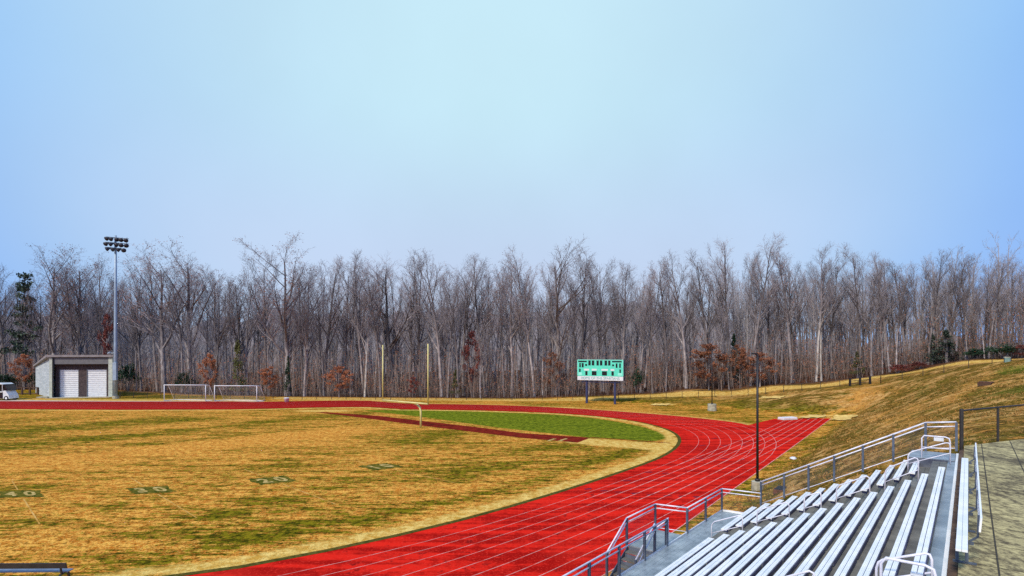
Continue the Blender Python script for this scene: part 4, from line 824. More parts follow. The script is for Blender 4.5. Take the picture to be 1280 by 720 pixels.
# ------------------------------------------------------------------ bare winter trees
_Z = fz.reshape(ny, nx)
def gz_fast(x, y):
    i = int(np.searchsorted(gx, x))-1; j = int(np.searchsorted(gy, y))-1; u = (x-gx[i])/(gx[i+1]-gx[i]); v = (y-gy[j])/(gy[j+1]-gy[j])
    return float((_Z[j, i]*(1-u)+_Z[j, i+1]*u)*(1-v)+(_Z[j+1, i]*(1-u)+_Z[j+1, i+1]*u)*v)
def bark_material(name, c1, c2, lo, hi, dark=None):
    m = bpy.data.materials.new(name); t = NT(m); v = t.obj(); vm = t.mapping(v, 0, (3, 3, .5)); n = t.noise(vm, 1.6, 4, .7); r = t.rand()
    col = t.mix(t.smooth(n, .35, .65), c2, c1)
    if dark:  # upper trunk and limbs painted darker, like a silhouette against the sky
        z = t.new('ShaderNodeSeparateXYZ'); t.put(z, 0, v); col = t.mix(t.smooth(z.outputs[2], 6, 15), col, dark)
    h = t.new('ShaderNodeHueSaturation'); t.put(h, 'Value', t.math('MULTIPLY_ADD', r, hi-lo, lo)); t.put(h, 'Color', col)
    t.bsdf(h.outputs[0], .9, 0, None, spec=.1); return m
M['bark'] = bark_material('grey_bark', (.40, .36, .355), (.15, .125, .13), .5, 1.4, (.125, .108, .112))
M['twig'] = bark_material('purple_grey_twigs', (.34, .305, .318), (.215, .19, .20), .65, 1.35)
M['whitebark'] = bark_material('white_sycamore_bark', (.60, .56, .52), (.30, .27, .25), .85, 1.15, (.22, .19, .2))
def leaf_mat(name, c1, c2, var=.5):
    m = bpy.data.materials.new(name); t = NT(m); v = t.obj(); n = t.noise(v, 2.2, 4, .7); f = t.noise(v, 9, 2, .6)
    col = t.mix(t.smooth(n, .38, .62), c1, c2); col = t.mix(t.math('MULTIPLY', f, .4), col, c2); h = t.new('ShaderNodeHueSaturation'); t.put(h, 'Value', t.math('MULTIPLY_ADD', t.rand(), var, 1-var/2)); t.put(h, 'Color', col)
    t.bsdf(h.outputs[0], .8, 0, None, spec=.2); return m
M['brownleaf'] = leaf_mat('brown_dead_leaves', (.15, .058, .034), (.38, .155, .08))
M['russet'] = leaf_mat('russet_oak_leaves', (.22, .075, .035), (.52, .20, .095))
M['redleaf'] = leaf_mat('dark_red_leaves', (.11, .028, .026), (.23, .065, .05))
M['holly'] = leaf_mat('dark_holly_leaves', (.008, .022, .014), (.03, .07, .035))
M['cedar'] = leaf_mat('olive_cedar_leaves', (.05, .06, .02), (.14, .14, .05))
M['pine'] = leaf_mat('dark_pine_needles', (.03, .05, .038), (.085, .115, .08))
def perp(d, rng):
    a = np.array([rng.gauss(0, 1), rng.gauss(0, 1), rng.gauss(0, 1)]); a -= (a@d)*d; return a/(np.linalg.norm(a)+1e-9)
def grow(b, tw, rng, p, d, L, r, lev, kind, leaves=None, detail=1.0):
    nseg = (9, 5, 4, 2)[lev]; pts = [p]; rs = [r]; q = p.copy(); dd = d.copy()
    wob = (.035, .11, .16, .2)[lev]; trop = (0.02, .14, .15, .09)[lev]
    for k in range(nseg):
        dd = dd+perp(dd, rng)*wob+np.array([0, 0, trop]); dd /= np.linalg.norm(dd); q = q+dd*L/nseg; pts.append(q.copy())
        f = (k+1)/nseg; rs.append(max(r*(1-f*(.86 if lev else .82)), .008))
    n = (7, 5, 3, 3)[lev]
    if lev < 2: (b if lev == 0 or kind != 'far' else b).tube(pts, rs, n, cap=False)
    else: tw.tube(pts, [x*1.0 for x in rs], n, cap=False)
    def along(f):
        x = f*nseg; i = min(int(x), nseg-1); return pts[i]+(pts[i+1]-pts[i])*(x-i), (pts[i+1]-pts[i])/np.linalg.norm(pts[i+1]-pts[i]), rs[i]+(rs[i+1]-rs[i])*(x-i)
    if lev == 0:
        nb = {'poplar': 15, 'oak': 11, 'mid': 12}[kind]; nb = max(6, int(nb*detail)); f0 = {'poplar': .40, 'oak': .26, 'mid': .36}[kind]
        for k in range(nb):
            f = f0+(.985-f0)*(k+rng.random()*.8)/nb; pp, td, rr = along(f)
            ang = R({'poplar': rng.uniform(20, 38), 'oak': rng.uniform(26, 48), 'mid': rng.uniform(20, 40)}[kind]); rest = 1-(f-f0)/(1-f0)
            Lc = L*{'poplar': .12+.19*rest, 'oak': .18+.36*rest, 'mid': .15+.27*rest}[kind]*rng.uniform(.75, 1.2)
            cd = td*math.cos(ang)+perp(td, rng)*math.sin(ang); grow(b, tw, rng, pp, cd/np.linalg.norm(cd), Lc, min(rr*.7, .045+.026*Lc), 1, kind, leaves, detail)
    elif lev == 1:
        nb = max(3, int((5+L*.9)*detail))
        for k in range(nb):
            f = .22+.76*(k+rng.random()*.8)/nb; pp, td, rr = along(f); ang = R(rng.uniform(24, 52)); cd = td*math.cos(ang)+perp(td, rng)*math.sin(ang)
            grow(b, tw, rng, pp, cd/np.linalg.norm(cd), L*rng.uniform(.30, .52)*(1.15-.5*f), max(rr*.55, .018), 2, kind, leaves, detail)
    elif lev == 2:
        nb = max(3, int(6*detail))
        for k in range(nb):
            f = .15+.84*(k+rng.random())/nb; pp, td, rr = along(f); ang = R(rng.uniform(22, 50)); cd = td*math.cos(ang)+perp(td, rng)*math.sin(ang); cd = cd/np.linalg.norm(cd)+np.array([0, 0, .12])
            l = rng.uniform(.5, 1.15); e = pp+cd*l; s = perp(cd/np.linalg.norm(cd), rng)*.016/ max(detail, .5); tw.face(pp-s, pp+s, e)
            for _ in range(3):
                g = rng.uniform(.25, .9); p2 = pp+cd*l*g; c2 = cd+perp(cd/np.linalg.norm(cd), rng)*.75; c2 /= np.linalg.norm(c2); l2 = rng.uniform(.3, .7); s = perp(c2, rng)*.011/max(detail, .5); tw.face(p2-s, p2+s, p2+c2*l2)
            if leaves is not None and rng.random() < leaves[1]:
                for _ in range(5):
                    c = e+np.array([rng.gauss(0, .22), rng.gauss(0, .22), rng.gauss(0, .22)]); x = perp(np.array([0, 0, 1.]), rng)*rng.uniform(.05, .10); y = perp(x/np.linalg.norm(x), rng)*.07; leaves[0].face(c-x, c+y, c+x, c-y)
def make_tree_meshes(seed, kind, Ht=25.0, leaf=0, detail=1.0):
    rng = random.Random(seed); b, tw, lf = MB(), MB(), MB()
    r = {'poplar': .27, 'oak': .36, 'mid': .26}[kind]*rng.uniform(.85, 1.15)
    d = np.array([rng.gauss(0, .03), rng.gauss(0, .03), 1.]); d /= np.linalg.norm(d)
    grow(b, tw, rng, np.array([0, 0, -.3]), d, Ht, r, 0, kind, (lf, leaf) if leaf else None, detail)
    return b, tw, lf
def scale_to(meshes, Ht):
    top = max(v[2] for b in meshes for v in b.v)
    for b in meshes: b.v = [(x*Ht/top, y*Ht/top, z*Ht/top) for x, y, z in b.v]
TREES = {}
specs = [('poplar', 0), ('poplar', 0), ('poplar', 0), ('mid', 0), ('mid', 0), ('mid', 0), ('oak', 0), ('oak', 0), ('oak', .35), ('mid', .18), ('poplar', .12)]
for k, (kind, leaf) in enumerate(specs):
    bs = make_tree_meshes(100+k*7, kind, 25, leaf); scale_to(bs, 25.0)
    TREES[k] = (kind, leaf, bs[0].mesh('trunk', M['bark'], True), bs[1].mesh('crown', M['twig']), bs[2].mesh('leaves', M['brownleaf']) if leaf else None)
KIND = {'poplar': [0, 1, 2, 10], 'mid': [3, 4, 5, 9], 'oak': [6, 7, 8], 'leafy': [8, 9], 'pop': [0, 1, 2]}
def plant_tree(x, y, ztop, k, label, group=None, bark=None, sx=1.0, rng=random):
    z = gz(x, y); h = ztop-z; s = h/25.0; kind, leaf, tm, cm, lm = TREES[k]
    root = empty('bare_tree', (x, y, z), rng.uniform(0, 2*PI), label, 'tree', group); root.scale = (s*sx, s*sx, s); root.empty_display_size = 1
    for n, m in (('trunk', tm), ('crown', cm), ('leaves', lm)):
        if m is None: continue
        o = bpy.data.objects.new(n, m); C.objects.link(o); o.parent = root
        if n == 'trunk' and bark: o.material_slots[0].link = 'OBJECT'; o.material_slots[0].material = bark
    return root
rt = random.Random(5)
# the tall trees that make the skyline: pixel column, top row, kind, distance behind the edge of the wood, what one finds it by
sky = [(-60, 330, 'mid', 5, 'grey tree at the far left end of the wood, mostly out of view'), (8, 330, 'mid', 6, 'slim bare tree at the left edge behind the white cart'), (68, 309, 'leafy', 4, 'broad brown-leaved oak rising directly behind the storage shed'),
       (98, 312, 'leafy', 7, 'bare spreading tree just left of the floodlight mast, brownish at the top'), (122, 318, 'mid', 5, 'thin bare tree touching the floodlight mast on its left'), (168, 325, 'mid', 8, 'bare tree immediately right of the floodlight mast'),
       (205, 309, 'oak', 3, 'big spreading oak with many rising limbs between the mast and the soccer goals'), (238, 305, 'oak', 5, 'tallest spreading oak above the left soccer goal'), (272, 338, 'mid', 9, 'lower bare tree above the gap between the two soccer goals'),
       (303, 334, 'mid', 6, 'short bare tree behind the right soccer goal'), (332, 322, 'mid', 9, 'bare tree at the left side of the tall broad-crowned oak'), (361, 297, 'oak', 2, 'tallest broad-crowned tree of the left half, above the white bin'),
       (404, 323, 'mid', 5, 'fine-twigged tree to the right of the broad-crowned oak'), (430, 330, 'mid', 8, 'low thin tree left of the goal post, in a dip of the skyline'), (456, 312, 'poplar', 3, 'slender pointed tree just left of the football goal post'),
       (492, 317, 'oak', 4, 'bare tree with crossing limbs rising above the goal post crossbar'), (518, 319, 'mid', 7, 'bare tree between the two goal post uprights'), (552, 316, 'mid', 3, 'full round-crowned tree right of the goal post'),
       (580, 318, 'mid', 6, 'round-crowned tree, second right of the goal post'), (607, 317, 'poplar', 4, 'narrow dark tree, third right of the goal post'), (640, 320, 'mid', 5, 'tree with an even crown at the middle of the picture'),
       (668, 313, 'poplar', 3, 'tall straight tree left of the scoreboard by a few trunks'), (695, 311, 'oak', 4, 'tall wide-crowned tree just left of the scoreboard'), (722, 313, 'mid', 4, 'tall tree rising over the left post of the scoreboard'),
       (752, 316, 'mid', 7, 'tree standing directly above the scoreboard centre'), (778, 321, 'poplar', 4, 'tall tree rising over the right post of the scoreboard'), (806, 331, 'poplar', 8, 'thin tree in the skyline dip right of the scoreboard'),
       (832, 327, 'poplar', 6, 'slim tree at the right end of the skyline dip'), (858, 312, 'mid', 3, 'tree with steep limbs left of the distant lamp post'), (886, 310, 'poplar', 5, 'dense-crowned tree directly over the distant lamp post'),
       (915, 296, 'poplar', 3, 'very tall tree left of the near black lamp post'), (938, 290, 'poplar', 2, 'tallest tree of all, right behind the near black lamp post'), (962, 330, 'mid', 6, 'lower tree just right of the near black lamp post'),
       (990, 306, 'poplar', 3, 'tall narrow tree above the near end of the track chute'), (1020, 302, 'poplar', 2, 'tall narrow tree with a pale trunk above the chute corner'), (1040, 316, 'poplar', 4, 'narrow tree left of the timber gate'),
       (1074, 304, 'poplar', 3, 'tall full tree straight above the timber gate'), (1112, 311, 'poplar', 3, 'narrow tree right of the timber gate'), (1132, 322, 'poplar', 5, 'thinner tree above the red shrubs'),
       (1160, 310, 'poplar', 3, 'tall narrow tree right of the red shrubs'), (1184, 319, 'poplar', 4, 'narrow tree above the olive cedar on the hill'), (1207, 317, 'poplar', 3, 'narrow forked tree right of the olive cedar'),
       (1236, 317, 'poplar', 3, 'tall narrow tree left of the utility cabinet'), (1260, 325, 'poplar', 4, 'narrow tree directly over the utility cabinet'), (1282, 314, 'poplar', 2, 'dark tree cut off by the right edge of the picture'), (1320, 330, 'poplar', 3, 'tree beyond the right edge')]
env_u = [s[0] for s in sky]; env_v = [s[1] for s in sky]
for u, vt, kind, dp, lab in sky:
    x0 = at_depth(u, 440, 100)[0]; Y = 100.
    for _ in range(6): Y = float(edge_y(np.array([(u-640)/CAM_F*Y]))[0])+dp
    x = (u-640)/CAM_F*Y; zt = CAM_H+(440-vt+(7 if u < 700 else 3))*Y/CAM_F
    lab = lab[0].upper()+lab[1:]
    plant_tree(x, Y, zt, rt.choice(KIND[kind]), lab[0].lower()+lab[1:], bark=M['whitebark'] if 'pale trunk' in lab else None, sx={'oak': 1.5, 'leafy': 1.5, 'mid': 1.3, 'poplar': 1.12, 'pop': 1.0}[kind], rng=rt)
zones = [(-200, 40, 'behind the white cart at the left edge'), (40, 150, 'behind the storage shed'), (150, 265, 'behind the left soccer goal'), (265, 345, 'behind the right soccer goal'), (345, 460, 'left of the football goal post'), (460, 545, 'behind the football goal post'),
         (545, 640, 'right of the football goal post'), (640, 720, 'left of the scoreboard'), (720, 785, 'behind the scoreboard'), (785, 880, 'right of the scoreboard'), (880, 960, 'behind the two black lamp posts'), (960, 1060, 'above the track chute'), (1060, 1140, 'behind the timber gate'), (1140, 1220, 'above the middle of the grass hill'), (1220, 1700, 'at the right edge of the hill')]
def zone(u):
    for a, b_, n in zones:
        if a <= u < b_: return n
    return zones[-1][2]
bands = (('front', 'in the front rank', 0.5, 7, 74, 34, 85), ('middle', 'some way back', 7, 19, 92, 36, 90), ('back', 'deep in the wood', 19, 36, 80, 40, 90))
for bn, bl, d0, d1, cnt, lo, hi in bands:
    for k in range(cnt):
        u = -110+(1400+110)*(k+rt.random())/cnt
        if u < 1300 or rt.random() < .6:
            Y = 100.; dp = rt.uniform(d0, d1)
            for _ in range(6): Y = float(edge_y(np.array([(u-640)/CAM_F*Y]))[0])+dp
            vt = np.interp(u, env_u, env_v)+rt.uniform(4, lo if rt.random() < .45 else hi)
            kind = rt.choice(['mid', 'mid', 'oak', 'poplar']) if u < 600 else rt.choice(['poplar', 'poplar', 'mid'])
            zt = CAM_H+(440-vt)*Y/CAM_F; zn = zone(u)
            pale = rt.random() < .06 and bn != 'back'
            lab = ('pale-trunked' if pale else 'bare grey')+' winter tree '+bl+' '+zn
            plant_tree((u-640)/CAM_F*Y, Y, zt, rt.choice(KIND[kind]), lab, lab.replace('winter tree', 'winter trees'), M['whitebark'] if pale else None, .9 if kind == 'poplar' else 1.0, rt)
# the wood beyond, which reads as one mass of trunks and twigs
FAR = []
for k in range(4):
    bs = make_tree_meshes(900+k, 'poplar' if k % 2 else 'mid', 25, 0, .55); scale_to(bs, 25.0); m = MB()
    for b in bs[:2]:
        n = len(m.v); m.v += b.v; m.f += [tuple(i+n for i in f) for f in b.f]; m.mi += [0]*len(b.f)
    FAR.append((np.array(m.v), m.f))
V, Fc = [], []; nv = 0
for k in range(1950):
    small = k >= 500
    u = rt.uniform(-200, 1750); dp = (10+60*rt.random()) if small else 34+56*rt.random(); Y = 100.
    for _ in range(5): Y = float(edge_y(np.array([(u-640)/CAM_F*Y]))[0])+dp
    x = (u-640)/CAM_F*Y; z = gz(x, Y); vt = np.interp(u, env_u, env_v)+rt.uniform(40, 90); h = rt.uniform(8, 22) if small else CAM_H+(440-vt)*Y/CAM_F-z
    vv, ff = FAR[k % 4]; s = h/25.; a = rt.uniform(0, 2*PI); c_, s_ = math.cos(a), math.sin(a)
    V.append(np.stack([(vv[:, 0]*c_-vv[:, 1]*s_)*s+x, (vv[:, 0]*s_+vv[:, 1]*c_)*s+Y, vv[:, 2]*s+z], 1)); Fc += [tuple(i+nv for i in f) for f in ff]; nv += len(vv)
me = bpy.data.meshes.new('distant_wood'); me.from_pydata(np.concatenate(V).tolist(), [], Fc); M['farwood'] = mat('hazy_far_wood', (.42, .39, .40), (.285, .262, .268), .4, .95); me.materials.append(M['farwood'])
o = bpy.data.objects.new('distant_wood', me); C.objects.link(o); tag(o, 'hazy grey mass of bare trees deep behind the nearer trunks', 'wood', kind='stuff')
# thin saplings and brush at the foot of the wood
b = MB(); lf = MB()
for k in range(4200):
    u = rt.uniform(-120, 1400); Y = 100.; dp = rt.uniform(.2, 1)**1.0*rt.uniform(0, 26)
    for _ in range(4): Y = float(edge_y(np.array([(u-640)/CAM_F*Y]))[0])+dp
    x = (u-640)/CAM_F*Y; z = gz(x, Y); h = rt.uniform(1.2, 10.5)*(1 if rt.random() < .6 else .4); p = np.array([x, Y, z-.1]); d = np.array([rt.gauss(0, .1), rt.gauss(0, .1), 1]); r = .012+.005*h
    b.tube([p, p+d*h*.5+np.array([rt.gauss(0, .1), 0, 0]), p+d*h+np.array([rt.gauss(0, .3), rt.gauss(0, .3), 0])], [r, r*.7, r*.25], 3, cap=False)
    for _ in range(int(4+h*2.2)):
        f = rt.uniform(.2, 1); q = p+d*h*f; e = np.array([rt.gauss(0, .75), rt.gauss(0, .6), rt.uniform(.2, 1.3)])*.95; s = np.array([.02, 0, 0]); b.face(q-s, q+s, q+e)
        if rt.random() < .35:
            c = q+e*rt.uniform(.4, 1); x_ = np.array([rt.uniform(.05, .12), rt.uniform(-.05, .05), 0]); y_ = np.array([0, .03, rt.uniform(.04, .1)]); b.cur = 1; b.face(c-x_, c-y_, c+x_, c+y_); b.cur = 0
o = b.build('undergrowth', [bark_material('brush_stems', (.26, .205, .18), (.12, .09, .078), .7, 1.25), M['brownleaf']]); tag(o, 'tangle of thin saplings and brown brush along the foot of the wood', 'undergrowth', kind='stuff')
# ------------------------------------------------------------------ shrubs, leafy saplings and evergreens at the edge
def leaf_blob(b, rng, c, rx, rz, n, size, hollow=.55, cone=False):
    for _ in range(n):
        while True:
            p = np.array([rng.uniform(-1, 1), rng.uniform(-1, 1), rng.uniform(-1, 1)]); q = np.linalg.norm(p)
            if q < 1 and (q > hollow or rng.random() < .3): break
        if cone: zf = (p[2]+1)/2; k = (1-zf)*1.15+.06; p[0] *= k; p[1] *= k
        w = c+p*np.array([rx, rx, rz]); x = perp(np.array([0, 0, 1.]), rng)*size*rng.uniform(.5, 1.2); y = perp(x/np.linalg.norm(x), rng)*size*rng.uniform(.4, .9); b.face(w-x, w-y, w+x, w+y)
def shrub_meshes(seed, lm, kind):
    rng = random.Random(seed); st_, lf = MB(), MB()
    if kind == 'cone':
        st_.tube([(0, 0, -.2), (0, 0, 1.0), (.03, 0, 1.9)], [.05, .035, .01], 5)
        for k in range(60):
            f = rng.random(); a = rng.uniform(0, 2*PI); rr = (1-f)*.42+.03; leaf_blob(lf, rng, np.array([rr*math.cos(a)*rng.uniform(.4, 1), rr*math.sin(a)*rng.uniform(.4, 1), .12+f*1.85]), .15*(1.15-f)+.03, .10, 34, .036)
    elif kind == 'round':
        for k in range(6):
            a = rng.uniform(0, 2*PI); st_.tube([(0, 0, -.1), (.2*math.cos(a), .2*math.sin(a), .4), (.5*math.cos(a), .5*math.sin(a), .95)], [.03, .02, .008], 4, cap=False)
        for k in range(36):
            a = rng.uniform(0, 2*PI); e = rng.uniform(-.2, 1.2); r_ = rng.uniform(.25, .8)*math.cos(min(e, 1.2)*.9); leaf_blob(lf, rng, np.array([r_*math.cos(a), r_*math.sin(a), .45+.5*math.sin(e)*rng.uniform(.4, 1)]), .22, .16, 46, .046)
    elif kind == 'pine':
        st_.tube([(0, 0, -.1), (.03, 0, 1.0), (0, .03, 1.9)], [.035, .025, .008], 6)
        for k in range(40):
            f = rng.uniform(.30, 1); a = rng.uniform(0, 2*PI); rr = (1.12-f)*.62*rng.uniform(.3, 1); c = np.array([rr*math.cos(a), rr*math.sin(a), 1.95*f]); st_.tube([(0.01, 0, 1.95*f-.06), c], [.008, .003], 3, cap=False); leaf_blob(lf, rng, c, .14, .055, 42, .034, .2)
    else:   # sapling: a small twiggy tree holding dead leaves
        st_.tube([(0, 0, -.1), (.02, 0, .5), (0, .03, 1.1), (.05, 0, 1.9)], [.035, .028, .018, .006], 5, cap=False)
        for k in range(34):
            f = rng.uniform(.2, .95); a = rng.uniform(0, 2*PI); L_ = math.sin(PI*min(1, f*.86+.1))*.8*rng.uniform(.4, 1.15); p = np.array([0.02, 0, 1.9*f]); e = p+np.array([math.cos(a)*L_, math.sin(a)*L_, L_*.35]); st_.tube([p, e], [.009, .003], 3, cap=False)
            for q in range(3): leaf_blob(lf, rng, p+(e-p)*rng.uniform(.5, 1.05), .14, .09, 30, .036, .2)
    return st_.mesh('stems', M['bark']), lf.mesh('foliage', M[lm])
SH = {k: [shrub_meshes(50+i, *v) for i in range(2)] for k, v in {'holly': ('holly', 'round'), 'cedar': ('cedar', 'cone'), 'brown': ('russet', 'sap'), 'red': ('redleaf', 'round'), 'redsap': ('redleaf', 'sap'), 'pinec': ('pine', 'cone'), 'hollyc': ('holly', 'cone'), 'pinet': ('pine', 'pine'), 'beech': ('brownleaf', 'sap')}.items()}
def plant_shrub(name, u, vb, vt, wpx, key, label, cat, dp=1.0):
    Y = 100.
    for _ in range(6): Y = float(edge_y(np.array([(u-640)/CAM_F*Y]))[0])+dp
    x = (u-640)/CAM_F*Y; z = gz(x, Y); m1 = Y/CAM_F; h = (vb-vt)*m1; w_ = wpx*m1; base = {'round': (1.9, 1.2), 'cone': (1.1, 2.05), 'sap': (1.7, 2.0), 'pine': (1.0, 2.0)}[{'holly': 'round', 'cedar': 'cone', 'brown': 'sap', 'red': 'round', 'redsap': 'sap', 'pinec': 'cone', 'hollyc': 'cone', 'pinet': 'pine', 'beech': 'sap'}[key]]
    root = empty(name, (x, Y, z), rt.uniform(0, 6), label, cat); root.scale = (w_/base[0], w_/base[0], h/base[1])
    for n, mm in zip(('stems', 'foliage'), SH[key][int(u) % 2]): o = bpy.data.objects.new(n, mm); C.objects.link(o); o.parent = root
for a in (('holly_bush', 82, 480, 438, 34, 'holly', 'dark holly bush showing over the left part of the shed roof', 'bush', -4), ('holly_bush', 160, 492, 450, 34, 'holly', 'dark green holly bush right of the floodlight mast', 'bush', 0), ('holly_bush', 232, 490, 456, 28, 'holly', 'dark holly bush behind the left soccer goal', 'bush', 1),
          ('holly_bush', 10, 486, 462, 40, 'holly', 'low dark evergreen bush at the left edge behind the timber fence', 'bush', 0), ('holly_bush', 50, 486, 458, 30, 'holly', 'dark evergreen bush beside the left wall of the shed', 'bush', 1), ('cedar_tree', 297, 491, 420, 26, 'cedar', 'olive green cedar behind the right soccer goal', 'tree', 1),
          ('pine_tree', 32, 490, 345, 44, 'pinet', 'dark pine with a pointed top left of the storage shed', 'tree', 4.5), ('oak_sapling', 95, 480, 440, 26, 'brown', 'brown-leaved sapling above the shed roof', 'tree', 0), ('oak_sapling', 30, 488, 440, 30, 'brown', 'brown-leaved sapling in front of the dark pine', 'tree', 0),
          ('red_sapling', 134, 488, 385, 22, 'redsap', 'tall dark red-leaved sapling touching the floodlight mast', 'tree', 0), ('oak_sapling', 335, 496, 457, 30, 'brown', 'orange-brown oak sapling left of the white bin', 'tree', 0), ('oak_sapling', 262, 494, 438, 26, 'brown', 'thin brown-leaved sapling between the two soccer goals', 'tree', 0),
          ('oak_sapling', 424, 498, 456, 36, 'brown', 'orange-brown oak sapling left of the football goal post', 'tree', -.5), ('holly_bush', 360, 496, 445, 16, 'hollyc', 'small narrow holly above the white bin', 'bush', 1), ('red_shrub', 516, 498, 470, 18, 'redsap', 'small reddish shrub between the goal post uprights', 'shrub', 0),
          ('oak_sapling', 590, 498, 410, 28, 'redsap', 'reddish brown sapling right of the goal post', 'tree', 4), ('oak_sapling', 690, 498, 440, 30, 'beech', 'brown twiggy sapling left of the scoreboard', 'tree', 3), ('cedar_tree', 570, 498, 462, 20, 'cedar', 'low olive cedar right of the goal post', 'tree', 1), ('holly_bush', 795, 496, 460, 28, 'holly', 'dark evergreen bush low down right of the scoreboard', 'bush', 3),
          ('beech_sapling', 886, 490, 428, 54, 'beech', 'wide brown-leaved beech behind the distant lamp post', 'tree', 0), ('beech_sapling', 950, 486, 440, 46, 'beech', 'wide brown-leaved beech behind the near black lamp post', 'tree', 0), ('beech_sapling', 925, 488, 432, 30, 'beech', 'brown-leaved beech between the two black lamp posts', 'tree', 1), ('holly_tree', 917, 486, 424, 26, 'hollyc', 'dark conical evergreen between the two black lamp posts', 'tree', 6),
          ('cedar_tree', 1072, 474, 440, 22, 'cedar', 'pale olive cedar just above the timber gate', 'tree', 1), ('red_shrub', 1122, 466, 452, 36, 'red', 'bright dark-red shrubs at the wood edge right of the timber gate', 'shrub', -.3), ('red_shrub', 1150, 463, 452, 26, 'red', 'smaller dark-red shrub at the right end of the red patch', 'shrub', -.3), ('cedar_tree', 1183, 457, 415, 40, 'pinec', 'broad green cedar at the wood edge on the hill', 'tree', 1),
          ('cedar_tree', 1165, 460, 420, 24, 'pinec', 'darker narrow cedar left of the broad green cedar', 'tree', 3), ('holly_bush', 1255, 450, 428, 48, 'holly', 'dark holly thicket behind the utility cabinet', 'bush', 1), ('holly_bush', 1222, 452, 436, 34, 'holly', 'dark low holly left of the utility cabinet', 'bush', 1), ('red_shrub', 1276, 448, 430, 26, 'redsap', 'dark red shrub at the right edge of the hill', 'shrub', 0)):
    plant_shrub(*a)

# dry tufts standing out of the turf on the bank
b = MB(); tr = random.Random(77)
for k in range(8000):
    s_, t_ = tr.uniform(29.6, 96), tr.uniform(-13.5, 9)
    if s_ < 84 and t_ < -12.2 or s_ < 36 and t_ > -.6+(s_-29)*.5: continue
    P = st(s_, t_); z = gz_fast(P[0], P[1])
    if z < .05: continue
    d = tr.uniform(.05, .15); b.cur = 0 if tr.random() < .55 else 1
    for q in range(4):
        a = tr.uniform(0, 6.28); w = .025; c = np.array([P[0]+tr.gauss(0, .06), P[1]+tr.gauss(0, .06), z-.02]); b.face(c+[w*math.sin(a), w*math.cos(a), 0], c-[w*math.sin(a), w*math.cos(a), 0], c+[math.cos(a)*d*.6, math.sin(a)*d*.6, d])
o = b.build('dry_grass', [mat('olive_tuft', (.085, .065, .010), (.16, .10, .02), .3, .95, spec=.03), mat('straw_tuft', (.42, .21, .055), (.62, .36, .12), .3, .95, spec=.03)]); tag(o, 'short dry grass tufts standing on the sloping bank', 'grass', kind='stuff')
# ------------------------------------------------------------------ sky and sun
SUN_EL, SUN_AZ = 42.0, -146.0     # degrees; azimuth from +Y towards +X
w = bpy.data.worlds.new('World'); bpy.context.scene.world = w; w.use_nodes = True
t = w.node_tree; t.nodes.clear(); N = t.nodes.new; Lk = t.links.new
sky = N('ShaderNodeTexSky'); sky.sky_type = 'NISHITA'; sky.sun_disc = False; sky.sun_elevation = R(SUN_EL); sky.sun_rotation = R(SUN_AZ); sky.dust_density = 2.5; sky.air_density = 1.0
tc = N('ShaderNodeTexCoord'); 
def vmath(op, a, b_=None):
    n = N('ShaderNodeVectorMath'); n.operation = op; Lk(a, n.inputs[0])
    if b_ is not None: n.inputs[1].default_value = b_
    return n
nrm = vmath('NORMALIZE', tc.outputs['Generated'])
cd = ray(610, 40); cd = cd/np.linalg.norm(cd)
dot = vmath('DOT_PRODUCT', nrm.outputs[0], tuple(cd))
r1 = N('ShaderNodeValToRGB'); Lk(dot.outputs['Value'], r1.inputs[0]); e = r1.color_ramp.elements
def L(*c): return tuple((x/255/12.92 if x/255 < .04045 else ((x/255+.055)/1.055)**2.4) for x in c)+(1,)
stops = [(.0, L(120, 165, 235)), (.62, L(104, 166, 250)), (.70, L(130, 184, 251)), (.78, L(156, 202, 249)), (.86, L(178, 216, 248)), (.94, L(193, 228, 248)), (1.0, L(202, 237, 250))]
while len(e) < len(stops): e.new(.5)
for el, (p_, c_) in zip(e, stops): el.position = p_; el.color = c_
sep = N('ShaderNodeSeparateXYZ'); Lk(nrm.outputs[0], sep.inputs[0])
mr = N('ShaderNodeMapRange'); mr.interpolation_type = 'SMOOTHSTEP'; Lk(sep.outputs[2], mr.inputs[0]); mr.inputs[1].default_value = .42; mr.inputs[2].default_value = .10
mx = N('ShaderNodeMix'); mx.data_type = 'RGBA'; mx.inputs[7].default_value = L(197, 213, 242)
mm = N('ShaderNodeMath'); mm.operation = 'MULTIPLY'; Lk(mr.outputs[0], mm.inputs[0])
mr2 = N('ShaderNodeMapRange'); mr2.interpolation_type = 'SMOOTHSTEP'; Lk(dot.outputs['Value'], mr2.inputs[0]); mr2.inputs[1].default_value = .70; mr2.inputs[2].default_value = .93; mr2.inputs[3].default_value = .25; mr2.inputs[4].default_value = .95
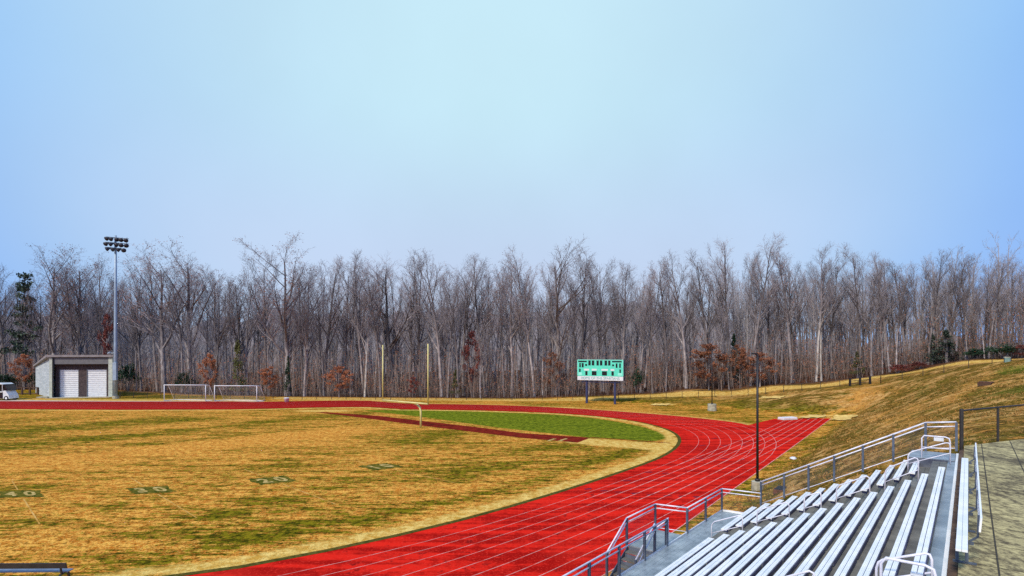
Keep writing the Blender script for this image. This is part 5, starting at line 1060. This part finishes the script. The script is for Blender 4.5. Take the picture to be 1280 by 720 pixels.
Lk(mr2.outputs[0], mm.inputs[1]); Lk(mm.outputs[0], mx.inputs[0]); Lk(r1.outputs[0], mx.inputs[6])
nz = N('ShaderNodeTexNoise'); nz.inputs['Scale'].default_value = 3; nz.inputs['Detail'].default_value = 5; Lk(nrm.outputs[0], nz.inputs['Vector'])
nm = N('ShaderNodeMapRange'); Lk(nz.outputs[0], nm.inputs[0]); nm.inputs[1].default_value = .3; nm.inputs[2].default_value = .7; nm.inputs[3].default_value = .965; nm.inputs[4].default_value = 1.03
hz = N('ShaderNodeMix'); hz.data_type = 'RGBA'; hz.blend_type = 'MULTIPLY'; hz.inputs[0].default_value = 1; Lk(mx.outputs[2], hz.inputs[6]); Lk(nm.outputs[0], hz.inputs[7])
bgs = N('ShaderNodeBackground'); Lk(sky.outputs[0], bgs.inputs[0]); bgs.inputs[1].default_value = .08
bgh = N('ShaderNodeBackground'); Lk(hz.outputs[2], bgh.inputs[0]); bgh.inputs[1].default_value = 1.06
ms = N('ShaderNodeMixShader'); ms.inputs[0].default_value = .9; Lk(bgs.outputs[0], ms.inputs[1]); Lk(bgh.outputs[0], ms.inputs[2])
ow = N('ShaderNodeOutputWorld'); Lk(ms.outputs[0], ow.inputs[0])
sl = bpy.data.lights.new('sun', 'SUN'); so = bpy.data.objects.new('sun', sl); C.objects.link(so); sl.energy = 3.5; sl.angle = R(10); sl.color = (1, .90, .74)
import mathutils
az = R(SUN_AZ); el = R(SUN_EL); sdv = mathutils.Vector((math.sin(az)*math.cos(el), math.cos(az)*math.cos(el), math.sin(el)))
so.rotation_euler = (-sdv).to_track_quat('-Z', 'Y').to_euler(); so.location = (0, 0, 60)
sc = bpy.context.scene
sc.view_settings.view_transform = 'Standard'; sc.view_settings.look = 'None'; sc.view_settings.exposure = 0; sc.view_settings.gamma = 1
sc.render.engine = 'CYCLES'; sc.cycles.max_bounces = 5; sc.cycles.diffuse_bounces = 2; sc.cycles.glossy_bounces = 2; sc.cycles.transparent_max_bounces = 8
sc.cycles.use_denoising = False
